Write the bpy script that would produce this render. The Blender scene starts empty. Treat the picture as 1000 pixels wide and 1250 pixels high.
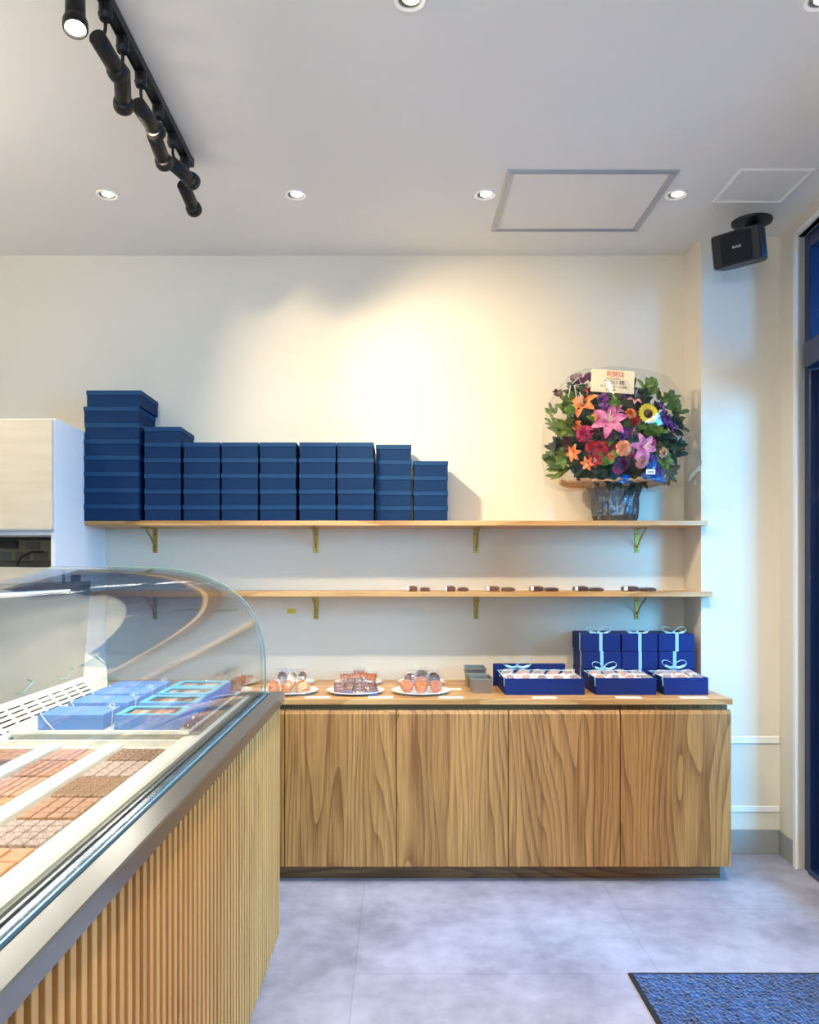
import bpy, bmesh, math, random
from mathutils import Vector, Matrix, noise
random.seed(7)
PI = math.pi
COL = bpy.context.scene.collection
HC, F = 1.45, 980.0                       # eye height, focal length in pixels (1000 px wide frame)

def at(px, py, Y):                        # a point at depth Y
    return Vector(((px-486)*Y/F, Y, HC-(py-697)*Y/F))
def lin(c):
    return tuple(((v/255)/12.92 if v/255 <= .04045 else (((v/255)+.055)/1.055)**2.4) for v in c)

# ------------------------------------------------------------------ materials
def mat(name, rgb, rough=.5, metal=0, spec=.5, emit=None, estr=0, coat=0, sheen=0):
    m = bpy.data.materials.new(name); m.use_nodes = True
    b = m.node_tree.nodes['Principled BSDF']
    b.inputs['Base Color'].default_value = (*lin(rgb), 1)
    b.inputs['Roughness'].default_value = rough
    b.inputs['Metallic'].default_value = metal
    b.inputs['Specular IOR Level'].default_value = spec
    b.inputs['Coat Weight'].default_value = coat
    b.inputs['Sheen Weight'].default_value = sheen
    if emit:
        b.inputs['Emission Color'].default_value = (*lin(emit), 1)
        b.inputs['Emission Strength'].default_value = estr
    return m
def N(m, t, **kw):
    n = m.node_tree.nodes.new(t)
    for k, v in kw.items(): setattr(n, k, v)
    return n
def L(m, a, b): m.node_tree.links.new(a, b)
def bsdf(m): return m.node_tree.nodes['Principled BSDF']
def add_bump(m, scale, strength, dist=.002, detail=3, stretch=(1, 1, 1)):
    tc = N(m, 'ShaderNodeTexCoord'); mp = N(m, 'ShaderNodeMapping'); mp.inputs['Scale'].default_value = stretch
    nz = N(m, 'ShaderNodeTexNoise'); nz.inputs['Scale'].default_value = scale; nz.inputs['Detail'].default_value = detail
    bp = N(m, 'ShaderNodeBump'); bp.inputs['Strength'].default_value = strength; bp.inputs['Distance'].default_value = dist
    L(m, tc.outputs['Object'], mp.inputs[0]); L(m, mp.outputs[0], nz.inputs['Vector'])
    L(m, nz.outputs[0], bp.inputs['Height']); L(m, bp.outputs[0], bsdf(m).inputs['Normal'])
    return m
def vary(m, c1, c2, scale, detail=4, stretch=(1, 1, 1), lo=.35, hi=.65):
    tc = N(m, 'ShaderNodeTexCoord'); mp = N(m, 'ShaderNodeMapping'); mp.inputs['Scale'].default_value = stretch
    nz = N(m, 'ShaderNodeTexNoise'); nz.inputs['Scale'].default_value = scale; nz.inputs['Detail'].default_value = detail
    cr = N(m, 'ShaderNodeValToRGB'); cr.color_ramp.elements[0].position = lo; cr.color_ramp.elements[1].position = hi
    cr.color_ramp.elements[0].color = (*lin(c1), 1); cr.color_ramp.elements[1].color = (*lin(c2), 1)
    L(m, tc.outputs['Object'], mp.inputs[0]); L(m, mp.outputs[0], nz.inputs['Vector'])
    L(m, nz.outputs[0], cr.inputs[0]); L(m, cr.outputs[0], bsdf(m).inputs['Base Color'])
    return m
def oak(name, light, dark, along='z', freq=26.0, warp=9.0, rough=.45):
    m = mat(name, light, rough)
    tc = N(m, 'ShaderNodeTexCoord'); oi = N(m, 'ShaderNodeObjectInfo')
    off = N(m, 'ShaderNodeVectorMath', operation='SCALE'); off.inputs[0].default_value = (13.1, 7.7, 5.3)
    L(m, oi.outputs['Random'], off.inputs['Scale'])
    ad = N(m, 'ShaderNodeVectorMath', operation='ADD'); L(m, tc.outputs['Object'], ad.inputs[0]); L(m, off.outputs[0], ad.inputs[1])
    mp = N(m, 'ShaderNodeMapping')
    s = {'z': (1, 1, .14), 'x': (.14, 1, 1), 'y': (1, .14, 1)}[along]
    mp.inputs['Scale'].default_value = s; L(m, ad.outputs[0], mp.inputs[0])
    n1 = N(m, 'ShaderNodeTexNoise'); n1.inputs['Scale'].default_value = 3.2; n1.inputs['Detail'].default_value = 2.2; n1.inputs['Roughness'].default_value = .45
    L(m, mp.outputs[0], n1.inputs['Vector'])
    sep = N(m, 'ShaderNodeSeparateXYZ'); L(m, ad.outputs[0], sep.inputs[0])
    ax = sep.outputs['X'] if along == 'z' else sep.outputs['Y'] if along == 'x' else sep.outputs['X']
    a = N(m, 'ShaderNodeMath', operation='MULTIPLY'); a.inputs[1].default_value = freq; L(m, ax, a.inputs[0])
    b = N(m, 'ShaderNodeMath', operation='MULTIPLY_ADD'); b.inputs[1].default_value = warp*2; L(m, n1.outputs[0], b.inputs[0]); L(m, a.outputs[0], b.inputs[2])
    c = N(m, 'ShaderNodeMath', operation='FRACT'); L(m, b.outputs[0], c.inputs[0])
    # fine pores
    mp2 = N(m, 'ShaderNodeMapping'); s2 = {'z': (1, 1, .03), 'x': (.03, 1, 1), 'y': (1, .03, 1)}[along]
    mp2.inputs['Scale'].default_value = s2; L(m, ad.outputs[0], mp2.inputs[0])
    n2 = N(m, 'ShaderNodeTexNoise'); n2.inputs['Scale'].default_value = 140; n2.inputs['Detail'].default_value = 3; L(m, mp2.outputs[0], n2.inputs['Vector'])
    mp3 = N(m, 'ShaderNodeMapping'); s3 = {'z': (1, 1, .05), 'x': (.05, 1, 1), 'y': (1, .05, 1)}[along]
    mp3.inputs['Scale'].default_value = s3; L(m, ad.outputs[0], mp3.inputs[0])
    n3 = N(m, 'ShaderNodeTexNoise'); n3.inputs['Scale'].default_value = 9; n3.inputs['Detail'].default_value = 2; L(m, mp3.outputs[0], n3.inputs['Vector'])
    pw = N(m, 'ShaderNodeMath', operation='POWER'); pw.inputs[1].default_value = 3.0; L(m, c.outputs[0], pw.inputs[0])
    t1 = N(m, 'ShaderNodeMath', operation='MULTIPLY'); t1.inputs[1].default_value = .34; L(m, pw.outputs[0], t1.inputs[0])
    t2 = N(m, 'ShaderNodeMath', operation='MULTIPLY_ADD'); t2.inputs[1].default_value = .75; L(m, n2.outputs[0], t2.inputs[0]); L(m, t1.outputs[0], t2.inputs[2])
    t3 = N(m, 'ShaderNodeMath', operation='MULTIPLY_ADD'); t3.inputs[1].default_value = .6; L(m, n3.outputs[0], t3.inputs[0]); L(m, t2.outputs[0], t3.inputs[2])
    cr = N(m, 'ShaderNodeValToRGB'); e = cr.color_ramp.elements
    e[0].position = .42; e[0].color = (*lin(light), 1); e[1].position = 1.15 if False else 1.0; e[1].color = (*lin(dark), 1)
    L(m, t3.outputs[0], cr.inputs[0]); L(m, cr.outputs[0], bsdf(m).inputs['Base Color'])
    bp = N(m, 'ShaderNodeBump'); bp.inputs['Strength'].default_value = .12; bp.inputs['Distance'].default_value = .001
    L(m, n2.outputs[0], bp.inputs['Height']); L(m, bp.outputs[0], bsdf(m).inputs['Normal'])
    return m
def clear(name, tint=(1, 1, 1), base=.05, edge=.6, power=4.0, rough=.0, bump=None):
    """thin clear sheet: lets light through and mirrors more at grazing angles"""
    m = bpy.data.materials.new(name); m.use_nodes = True; nt = m.node_tree; nt.nodes.clear()
    out = nt.nodes.new('ShaderNodeOutputMaterial'); mix = nt.nodes.new('ShaderNodeMixShader')
    tr = nt.nodes.new('ShaderNodeBsdfTransparent'); tr.inputs[0].default_value = (*tint, 1)
    gl = nt.nodes.new('ShaderNodeBsdfGlossy'); gl.inputs['Roughness'].default_value = rough
    lw = nt.nodes.new('ShaderNodeLayerWeight'); lw.inputs[0].default_value = .5
    pw = nt.nodes.new('ShaderNodeMath'); pw.operation = 'POWER'; pw.inputs[1].default_value = power
    ma = nt.nodes.new('ShaderNodeMath'); ma.operation = 'MULTIPLY_ADD'; ma.inputs[1].default_value = edge; ma.inputs[2].default_value = base
    nt.links.new(lw.outputs['Facing'], pw.inputs[0]); nt.links.new(pw.outputs[0], ma.inputs[0]); nt.links.new(ma.outputs[0], mix.inputs[0])
    nt.links.new(tr.outputs[0], mix.inputs[1]); nt.links.new(gl.outputs[0], mix.inputs[2]); nt.links.new(mix.outputs[0], out.inputs[0])
    if bump:
        tc = nt.nodes.new('ShaderNodeTexCoord'); nz = nt.nodes.new('ShaderNodeTexNoise'); nz.inputs['Scale'].default_value = bump[0]; nz.inputs['Detail'].default_value = 2
        bp = nt.nodes.new('ShaderNodeBump'); bp.inputs['Strength'].default_value = bump[1]; bp.inputs['Distance'].default_value = .01
        nt.links.new(tc.outputs['Object'], nz.inputs['Vector']); nt.links.new(nz.outputs[0], bp.inputs['Height'])
        nt.links.new(bp.outputs[0], gl.inputs['Normal']); nt.links.new(bp.outputs[0], lw.inputs['Normal'])
    return m

M = {}
M['wall'] = add_bump(mat('wall paint', (221, 213, 198), .85, spec=.2), 160, .08, .001)
M['ceil'] = add_bump(mat('ceiling paint', (226, 223, 217), .9, spec=.2), 90, .05, .001)
M['trimw'] = mat('white trim', (236, 234, 228), .6)
M['baseb'] = mat('grey baseboard vinyl', (150, 150, 146), .6)
M['oak'] = oak('oak veneer', (194, 145, 82), (126, 82, 37))
M['oakx'] = oak('oak worktop', (218, 176, 118), (168, 120, 66), 'x', 12, 4, .35)
M['oakdark'] = oak('oak plinth', (150, 104, 58), (92, 56, 26), 'x')
M['slat'] = oak('slat wood', (216, 166, 98), (188, 134, 74), 'z', 14, 3, .5)
M['slatback'] = mat('dark brown backing', (54, 29, 9), .7)
M['carcase'] = mat('cabinet carcase', (146, 108, 66), .6)
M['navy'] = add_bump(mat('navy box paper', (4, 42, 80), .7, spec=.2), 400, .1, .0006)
M['navylit'] = add_bump(mat('lit navy lid paper', (14, 58, 98), .65, spec=.25), 400, .1, .0006)  # lid lighter than base: light from above put into the colour
M['royal'] = add_bump(mat('royal blue gift paper', (6, 34, 106), .6, spec=.3), 300, .1, .0006)
M['caseblue'] = mat('glare-paled blue carton', (88, 140, 206), .5)  # pale tone carries the glare of the case glass in its colour
M['caseteal'] = mat('turquoise box rim', (70, 176, 206), .5)
M['brass'] = add_bump(mat('brass bracket', (176, 146, 78), .35, metal=.9), 60, .05)
M['screw'] = mat('screw', (120, 100, 60), .3, metal=1)
M['steel'] = add_bump(mat('brushed stainless steel', (156, 154, 148), .3, metal=.95), 300, .08, .0005, stretch=(1, .02, 1))
M['steeld'] = mat('steel rail', (150, 154, 156), .25, metal=.9)
M['gasket'] = mat('black rubber gasket', (14, 16, 22), .5)
M['bluestrip'] = mat('blue edge strip', (96, 146, 186), .2)
M['cream'] = mat('cream enamel', (232, 230, 218), .4)
M['greyin'] = mat('grey inner panel', (120, 122, 114), .35)
M['darkslot'] = mat('dark duct', (40, 40, 38), .8)
M['glass'] = clear('display glass', (.985, .995, .99), .035, .75, 3.2)
M['glassedge'] = mat('polished glass edge', (112, 138, 130), .15, spec=.8)
M['trayshade'] = mat('shaded tray base', (84, 58, 44), .7)  # dark base stands in for shade in the gaps between chocolates
M['frost'] = mat('milky wrapper', (240, 240, 244), .25, spec=.8); bsdf(M['frost']).inputs['Alpha'].default_value = .27
M['winglass'] = clear('tinted window glass', (.35, .62, .72), .06, .8, 4)
M['dimglass'] = clear('daylight dimming glass', (.16, .32, .42), .06, .8, 4)  # upper panes given an added dark tint to dim the daylight
M['navyframe'] = mat('dark navy metal frame', (16, 38, 84), .35, metal=.3, coat=.3)
M['whitelam'] = mat('white laminate', (236, 236, 238), .45)
M['creamlam'] = vary(mat('cream grained laminate', (222, 206, 176), .5), (214, 200, 174), (222, 208, 184), 30, 4, (.12, 1, 1))
M['recess'] = mat('grey recess lining', (88, 84, 76), .7)
M['outlet'] = mat('outlet plate', (112, 106, 88), .5)
M['blackp'] = mat('black plastic', (14, 14, 16), .4)
M['blackm'] = mat('matt black metal', (13, 14, 18), .42, metal=.3)
M['speaker'] = mat('speaker housing', (5, 8, 18), .45)
M['grille'] = add_bump(mat('speaker grille', (2, 3, 8), .8), 900, .5, .001)
M['logo'] = mat('silver logo', (222, 220, 214), .3, metal=.4)
M['alu'] = mat('aluminium profile', (176, 180, 188), .4, metal=.6)
M['lens'] = mat('lit lamp lens', (255, 246, 224), .4, emit=(255, 244, 220), estr=14)
M['baffle'] = mat('lamp baffle', (96, 92, 86), .4, metal=.5)
M['led'] = mat('lit LED tube', (240, 250, 255), .3, emit=(226, 244, 255), estr=2.2)
M['china'] = mat('white china', (244, 242, 236), .18, coat=.4)
M['card'] = mat('white price card', (244, 244, 240), .6)
M['wrap'] = clear('clear cellophane wrap', (1, 1, 1), .09, .45, 2.5, .06, (70, .9))
M['cello'] = clear('crinkled cellophane', (1, 1, 1), .045, .55, 3.0, .05, (7, .35))
M['foil'] = add_bump(mat('silver wrapping film', (150, 158, 170), .16, metal=.85), 22, 1.0, .03, 4, (1, 1, .5))
M['ribbon'] = mat('pale blue satin ribbon', (140, 196, 226), .35, sheen=.4)
M['ribbonw'] = mat('white elastic ribbon', (238, 240, 244), .5)
M['tin'] = add_bump(mat('loaf tin metal', (150, 148, 142), .32, metal=.85), 40, .05)
M['tissue'] = mat('white tissue', (240, 238, 236), .7)
M['yellow'] = mat('yellow sticker', (214, 186, 60), .5)
M['mat_edge'] = mat('black rubber edge', (18, 20, 30), .6)
# floor: large cloudy grey slabs with thin joints
def floor_mat():
    m = mat('grey stone floor tile', (150, 150, 160), .38, spec=.45)
    tc = N(m, 'ShaderNodeTexCoord')
    n1 = N(m, 'ShaderNodeTexNoise'); n1.inputs['Scale'].default_value = 2.6; n1.inputs['Detail'].default_value = 6; n1.inputs['Roughness'].default_value = .62
    n2 = N(m, 'ShaderNodeTexNoise'); n2.inputs['Scale'].default_value = 14; n2.inputs['Detail'].default_value = 5
    L(m, tc.outputs['Object'], n1.inputs['Vector']); L(m, tc.outputs['Object'], n2.inputs['Vector'])
    mx = N(m, 'ShaderNodeMath', operation='MULTIPLY_ADD'); mx.inputs[1].default_value = .35; L(m, n2.outputs[0], mx.inputs[0]); L(m, n1.outputs[0], mx.inputs[2])
    cr = N(m, 'ShaderNodeValToRGB'); e = cr.color_ramp.elements
    e[0].position = .45; e[0].color = (*lin((122, 124, 142)), 1); e[1].position = .9; e[1].color = (*lin((170, 172, 192)), 1)
    L(m, mx.outputs[0], cr.inputs[0])
    br = N(m, 'ShaderNodeTexBrick'); br.offset = .5; br.inputs['Color1'].default_value = (1, 1, 1, 1); br.inputs['Color2'].default_value = (.93, .93, .93, 1)
    br.inputs['Mortar'].default_value = (.76, .76, .78, 1); br.inputs['Scale'].default_value = 1; br.inputs['Mortar Size'].default_value = .0022
    br.inputs['Brick Width'].default_value = 1.1; br.inputs['Row Height'].default_value = 1.1
    mp = N(m, 'ShaderNodeMapping'); mp.inputs['Rotation'].default_value = (0, 0, PI/2); mp.inputs['Location'].default_value = (3.44+1.1*.0, .156, 0)
    mp.vector_type = 'POINT'
    mp.inputs['Location'].default_value = (-3.44, .156+1.1*0, 0)
    mp.inputs['Rotation'].default_value = (0, 0, -PI/2)
    sw = N(m, 'ShaderNodeSeparateXYZ'); cb = N(m, 'ShaderNodeCombineXYZ')
    ax = N(m, 'ShaderNodeMath', operation='ADD'); ax.inputs[1].default_value = -3.44+11
    ay = N(m, 'ShaderNodeMath', operation='ADD'); ay.inputs[1].default_value = .156+11
    L(m, tc.outputs['Object'], sw.inputs[0]); L(m, sw.outputs['Y'], ax.inputs[0]); L(m, sw.outputs['X'], ay.inputs[0])
    L(m, ax.outputs[0], cb.inputs['X']); L(m, ay.outputs[0], cb.inputs['Y']); L(m, cb.outputs[0], br.inputs['Vector'])
    ml = N(m, 'ShaderNodeMix', data_type='RGBA', blend_type='MULTIPLY'); ml.inputs['Factor'].default_value = 1
    L(m, cr.outputs[0], ml.inputs['A']); L(m, br.outputs['Color'], ml.inputs['B']); L(m, ml.outputs['Result'], bsdf(m).inputs['Base Color'])
    bp = N(m, 'ShaderNodeBump'); bp.inputs['Strength'].default_value = .08; bp.inputs['Distance'].default_value = .002
    L(m, n2.outputs[0], bp.inputs['Height']); L(m, bp.outputs[0], bsdf(m).inputs['Normal'])
    return m
M['floor'] = floor_mat()
def rug_mat():
    m = mat('blue loop carpet', (20, 60, 128), .95, spec=.1, sheen=.4)
    tc = N(m, 'ShaderNodeTexCoord'); nz = N(m, 'ShaderNodeTexVoronoi'); nz.inputs['Scale'].default_value = 85
    n2 = N(m, 'ShaderNodeTexNoise'); n2.inputs['Scale'].default_value = 55; n2.inputs['Detail'].default_value = 4
    mp = N(m, 'ShaderNodeMapping'); mp.inputs['Rotation'].default_value = (0, 0, .6); mp.inputs['Scale'].default_value = (1, .55, 1)
    L(m, tc.outputs['Object'], mp.inputs[0]); L(m, mp.outputs[0], nz.inputs['Vector']); L(m, mp.outputs[0], n2.inputs['Vector'])
    cr = N(m, 'ShaderNodeValToRGB'); e = cr.color_ramp.elements
    e[0].position = .38; e[0].color = (*lin((4, 24, 68)), 1); e[1].position = .68; e[1].color = (*lin((22, 66, 128)), 1)
    L(m, n2.outputs[0], cr.inputs[0]); L(m, cr.outputs[0], bsdf(m).inputs['Base Color'])
    bp = N(m, 'ShaderNodeBump'); bp.inputs['Strength'].default_value = .8; bp.inputs['Distance'].default_value = .006
    L(m, nz.outputs[0], bp.inputs['Height']); L(m, bp.outputs[0], bsdf(m).inputs['Normal'])
    return m
M['rug'] = rug_mat()

# ------------------------------------------------------------------ mesh helpers
def BM(): return bmesh.new()
def box(bm, x0, x1, y0, y1, z0, z1, bev=0, rot=None, seg=1):
    r = bmesh.ops.create_cube(bm, size=1)
    vs = r['verts']
    bmesh.ops.scale(bm, vec=(abs(x1-x0), abs(y1-y0), abs(z1-z0)), verts=vs)
    if bev:
        es = list({e for v in vs for e in v.link_edges})
        rr = bmesh.ops.bevel(bm, geom=es, offset=bev, segments=seg, profile=.5, affect='EDGES')
        vs = list({v for f in rr['faces'] for v in f.verts} | {v for v in vs if v.is_valid})
    if rot: bmesh.ops.transform(bm, matrix=rot, verts=vs)
    bmesh.ops.translate(bm, vec=((x0+x1)/2, (y0+y1)/2, (z0+z1)/2), verts=vs)
    return vs
def cyl(bm, p0, p1, r0, r1=None, seg=20, cap=True):
    p0, p1 = Vector(p0), Vector(p1); r1 = r0 if r1 is None else r1
    d = p1-p0
    r = bmesh.ops.create_cone(bm, cap_ends=cap, segments=seg, radius1=r0, radius2=r1, depth=d.length)
    q = d.to_track_quat('Z', 'Y').to_matrix().to_4x4()
    bmesh.ops.transform(bm, matrix=Matrix.Translation((p0+p1)/2) @ q, verts=r['verts'])
    return r['verts']
def lathe(bm, prof, seg=40, center=(0, 0, 0), close=False):
    rings = []
    for (r, z) in prof:
        if r < 1e-6: rings.append([bm.verts.new((center[0], center[1], center[2]+z))])
        else: rings.append([bm.verts.new((center[0]+r*math.cos(2*PI*k/seg), center[1]+r*math.sin(2*PI*k/seg), center[2]+z)) for k in range(seg)])
    for a, b in zip(rings, rings[1:]):
        for k in range(seg):
            k2 = (k+1) % seg
            if len(a) == 1 and len(b) == 1: continue
            if len(a) == 1: bm.faces.new((a[0], b[k], b[k2]))
            elif len(b) == 1: bm.faces.new((a[k], b[0], a[k2]))
            else: bm.faces.new((a[k], b[k], b[k2], a[k2]))
def tube(bm, pts, r, seg=8):
    pts = [Vector(p) for p in pts]; rings = []
    for i, p in enumerate(pts):
        d = (pts[min(i+1, len(pts)-1)]-pts[max(i-1, 0)]).normalized()
        u = d.cross(Vector((0, 0, 1)));
        if u.length < 1e-3: u = d.cross(Vector((0, 1, 0)))
        u.normalize(); v = d.cross(u)
        rings.append([bm.verts.new(p+u*r*math.cos(2*PI*k/seg)+v*r*math.sin(2*PI*k/seg)) for k in range(seg)])
    for a, b in zip(rings, rings[1:]):
        for k in range(seg): bm.faces.new((a[k], a[(k+1) % seg], b[(k+1) % seg], b[k]))
    bm.faces.new(rings[0]); bm.faces.new(list(reversed(rings[-1])))
def strip(bm, pts, width, axis, thick=.0012):
    """flat ribbon along pts, widened along axis"""
    axis = Vector(axis).normalized(); pts = [Vector(p) for p in pts]; rows = []
    for i, p in enumerate(pts):
        d = (pts[min(i+1, len(pts)-1)]-pts[max(i-1, 0)]).normalized()
        n = d.cross(axis).normalized()*thick/2; w = axis*width/2
        rows.append([bm.verts.new(p+w+n), bm.verts.new(p-w+n), bm.verts.new(p-w-n), bm.verts.new(p+w-n)])
    for a, b in zip(rows, rows[1:]):
        for k in range(4): bm.faces.new((a[k], a[(k+1) % 4], b[(k+1) % 4], b[k]))
    bm.faces.new(rows[0]); bm.faces.new(list(reversed(rows[-1])))
def prism(bm, poly, axis, a0, a1):
    """poly of 2D points extruded along axis: 'y' uses (x,z); 'x' uses (y,z); 'z' uses (x,y)"""
    def mk(p, a):
        return {'y': (p[0], a, p[1]), 'x': (a, p[0], p[1]), 'z': (p[0], p[1], a)}[axis]
    A = [bm.verts.new(mk(p, a0)) for p in poly]; B = [bm.verts.new(mk(p, a1)) for p in poly]
    n = len(poly)
    for k in range(n): bm.faces.new((A[k], A[(k+1) % n], B[(k+1) % n], B[k]))
    bm.faces.new(list(reversed(A))); bm.faces.new(B)
def obj(name, bm, material, parent=None, smooth=False, world=True, origin=None):
    """link a bmesh as one object. world=True: coordinates are world ones."""
    bmesh.ops.recalc_face_normals(bm, faces=bm.faces)
    if parent is None:
        if origin is None and world:
            xs = [v.co for v in bm.verts]
            origin = Vector(((min(c.x for c in xs)+max(c.x for c in xs))/2, (min(c.y for c in xs)+max(c.y for c in xs))/2, min(c.z for c in xs)))
        if not world: origin = Vector((0, 0, 0))
        shift = Vector(origin)
    else:
        r = parent
        shift = Vector((0, 0, 0))
        if world:
            while r is not None: shift = shift+r.location; r = r.parent
    bmesh.ops.translate(bm, vec=-shift, verts=bm.verts)
    me = bpy.data.meshes.new(name); bm.to_mesh(me); bm.free()
    me.materials.append(material)
    if smooth:
        me.polygons.foreach_set('use_smooth', [True]*len(me.polygons))
        try: me.set_sharp_from_angle(angle=math.radians(38))
        except Exception: pass
    o = bpy.data.objects.new(name, me); COL.objects.link(o)
    if parent is None: o.location = shift
    else: o.parent = parent
    return o
def tag(o, label, cat, group=None):
    o['label'] = label; o['category'] = cat
    if group: o['group'] = group
    return o
def thing(name, label, cat, loc=(0, 0, 0), rz=0, group=None):
    o = bpy.data.objects.new(name, None); COL.objects.link(o); o.empty_display_size = .05
    o.location = loc; o.rotation_euler = (0, 0, rz)
    return tag(o, label, cat, group)
def struct(name, bm, m, parent=None, **kw):
    o = obj(name, bm, m, parent, **kw)
    if parent is None: o['kind'] = 'structure'
    return o
KIDS = {}
def children(o): return [c for c in COL.objects if c.parent is o]
def dup(root, label=None, group=None):
    def rec(o, par):
        c = o.copy(); COL.objects.link(c); c.parent = par
        for ch in [k for k in COL.objects if k.parent == o]: rec(ch, c)
        return c
    r = rec(root, None)
    if label: r['label'] = label
    if group: r['group'] = group
    return r
def place(o, loc, rot=(0, 0, 0), scale=None):
    o.location = loc; o.rotation_euler = rot
    if scale: o.scale = scale
    return o
def text_mesh(bm, body, size, mtx, extrude=.0006, xscale=1.0):
    cu = bpy.data.curves.new('t', 'FONT'); cu.body = body; cu.size = size; cu.extrude = extrude; cu.align_x = 'CENTER'; cu.align_y = 'CENTER'; cu.resolution_u = 3
    ob = bpy.data.objects.new('t', cu); COL.objects.link(ob)
    bpy.context.view_layer.update()
    me = bpy.data.meshes.new_from_object(ob.evaluated_get(bpy.context.evaluated_depsgraph_get()))
    for v in me.vertices: v.co.x *= xscale
    me.transform(mtx); bm.from_mesh(me)
    bpy.data.objects.remove(ob); bpy.data.curves.remove(cu); bpy.data.meshes.remove(me)
ORD = ['first', 'second', 'third', 'fourth', 'fifth', 'sixth', 'seventh', 'eighth', 'ninth', 'tenth']

# ------------------------------------------------------------------ the room
YB, YP, ZC = 4.368, 4.12, 3.166           # back wall, pillar face, ceiling
XL, XP, XR, YR = -3.6, 1.556, 1.96, -3.2
b = BM(); box(b, XL-.2, 4.0, YR-.2, 5.0, -.12, 0); struct('floor', b, M['floor'], origin=(0, 0, 0))
b = BM(); box(b, XL-.2, 2.7, YR-.2, 5.0, ZC, ZC+.15); struct('ceiling', b, M['ceil'])
b = BM(); box(b, XL-.2, XP+.0, YB, YB+.2, 0, ZC); struct('wall_back', b, M['wall'])
b = BM(); box(b, XL-.2, XL, YR, YB, 0, ZC); struct('wall_left', b, M['wall'])
b = BM(); box(b, XP, 2.4, YP, YB+.2, 0, ZC); struct('wall_pillar', b, M['wall'])
# mouldings and baseboard on the pillar
for n, (z0, z1) in enumerate(((.565, .603), (.214, .245))):
    b = BM(); box(b, XP+.002, XR-.004, YP-.007, YP, z0, z1, .003); struct('trim_%d' % (n+1), b, M['trimw'])
b = BM(); box(b, XP+.002, XR, YP-.009, YP, 0, .125, .002); struct('baseboard_back', b, M['baseb'])
# right wall turned a few degrees: built in its own frame, u runs towards the camera
TH = -math.radians(3.68)
RW = Matrix.Translation((XR, YP, 0)) @ Matrix.Rotation(TH, 4, 'Z')
def rbox(bm, x0, x1, u0, u1, z0, z1, bev=0):
    vs = box(bm, x0, x1, -u1, -u0, z0, z1, bev); bmesh.ops.transform(bm, matrix=RW, verts=[v for v in vs if v.is_valid])
UW0, UW1 = .215, 3.55
b = BM()
rbox(b, 0, .22, 0, UW0, 0, ZC); rbox(b, 0, .22, UW0, UW1, 3.075, ZC); rbox(b, 0, .22, UW1, 7.5, 0, ZC); rbox(b, 0, .22, 1.42, 1.95, 0, 3.075)  # last block is an unseen pier, added to keep daylight off the back wall
struct('wall_right', b, M['wall'])
b = BM(); rbox(b, -.009, 0, .009, UW0-.03, 0, .125, .002); struct('baseboard_right', b, M['baseb'])
b = BM(); rbox(b, -.012, .03, UW0-.03, UW0, 0, 3.1); rbox(b, -.012, .03, UW0-.03, UW1, 3.075, 3.1); struct('trim_3', b, M['trimw'])
def glazing(name, u0, u1, rails, stiles, M44=None):
    fr = BM()
    def rb(*a):
        vs = box(fr, a[0], a[1], -a[3], -a[2], a[4], a[5], .004); bmesh.ops.transform(fr, matrix=M44, verts=[v for v in vs if v.is_valid])
    rb(.03, .13, u0, u0+.06, .0, 3.075); rb(.03, .13, u1-.06, u1, .0, 3.075)
    rb(.03, .13, u0+.06, u1-.06, 3.0, 3.075); rb(.0, .14, u0+.06, u1-.06, 2.42, 2.54); rb(.02, .12, u0+.06, u1-.06, 0, .03)
    for s in stiles: rb(.035, .125, s-.04, s+.04, .03, 2.42); rb(.035, .125, s-.04, s+.04, 2.54, 3.0)
    w = struct(name, fr, M['navyframe'])
    ed = [u0+.06]+[s for s in stiles]+[u1-.06]
    for i in range(len(ed)-1):
        a0, a1 = ed[i]+(.04 if i else 0), ed[i+1]-(.04 if i < len(ed)-2 else 0)
        d = BM()
        for q in ((a0+.002, a0+.075, .035, 2.415), (a1-.075, a1-.002, .035, 2.415), (a0+.075, a1-.075, .035, .235), (a0+.075, a1-.075, 2.34, 2.415)):
            vs = box(d, .06, .1, -q[1], -q[0], q[2], q[3], .003); bmesh.ops.transform(d, matrix=M44, verts=[v for v in vs if v.is_valid])
        obj('sash', d, M['navyframe'], w)
        for q in ((a0+.07, a1-.07, .23, 2.345), (a0, a1, 2.535, 3.005)):
            d = BM(); vs = box(d, .077, .085, -q[1], -q[0], q[2], q[3]); bmesh.ops.transform(d, matrix=M44, verts=vs)
            obj('pane', d, M['winglass'] if q[2] < 1 else M['dimglass'], w)
    return w
glazing('window_1', UW0, 1.42, 0, (), RW); glazing('window_3', 1.95, UW1, 0, (2.75,), RW)
# rear wall with a wide window behind the camera
RB = Matrix.Translation((1.45, YR, 0)) @ Matrix.Rotation(-PI/2, 4, 'Z')
b = BM(); box(b, XL-.2, -1.4, YR-.2, YR, 0, ZC); box(b, -1.4, 1.3, YR-.2, YR, 3.075, ZC); box(b, 1.3, 2.4, YR-.2, YR, 0, ZC)
struct('wall_rear', b, M['wall'])
glazing('window_2', .15, 2.85, 0, (1.0, 1.95), RB)
# street outside: pavement and the building opposite
b = BM(); box(b, 4.0, 12, -9, 9, -.14, -.02); struct('ground_outside', b, mat('asphalt', (92, 96, 100), .9))
b = BM(); box(b, 9.0, 9.3, -9, 9, -.02, 7.5)
for k in range(7):
    for q in range(2): box(b, 8.94, 9.0, -8+k*2.4, -6.4+k*2.4, .9+q*3, 2.6+q*3, .02)
o = struct('building_outside', b, mat('dark facade opposite', (52, 70, 92), .8))

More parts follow.
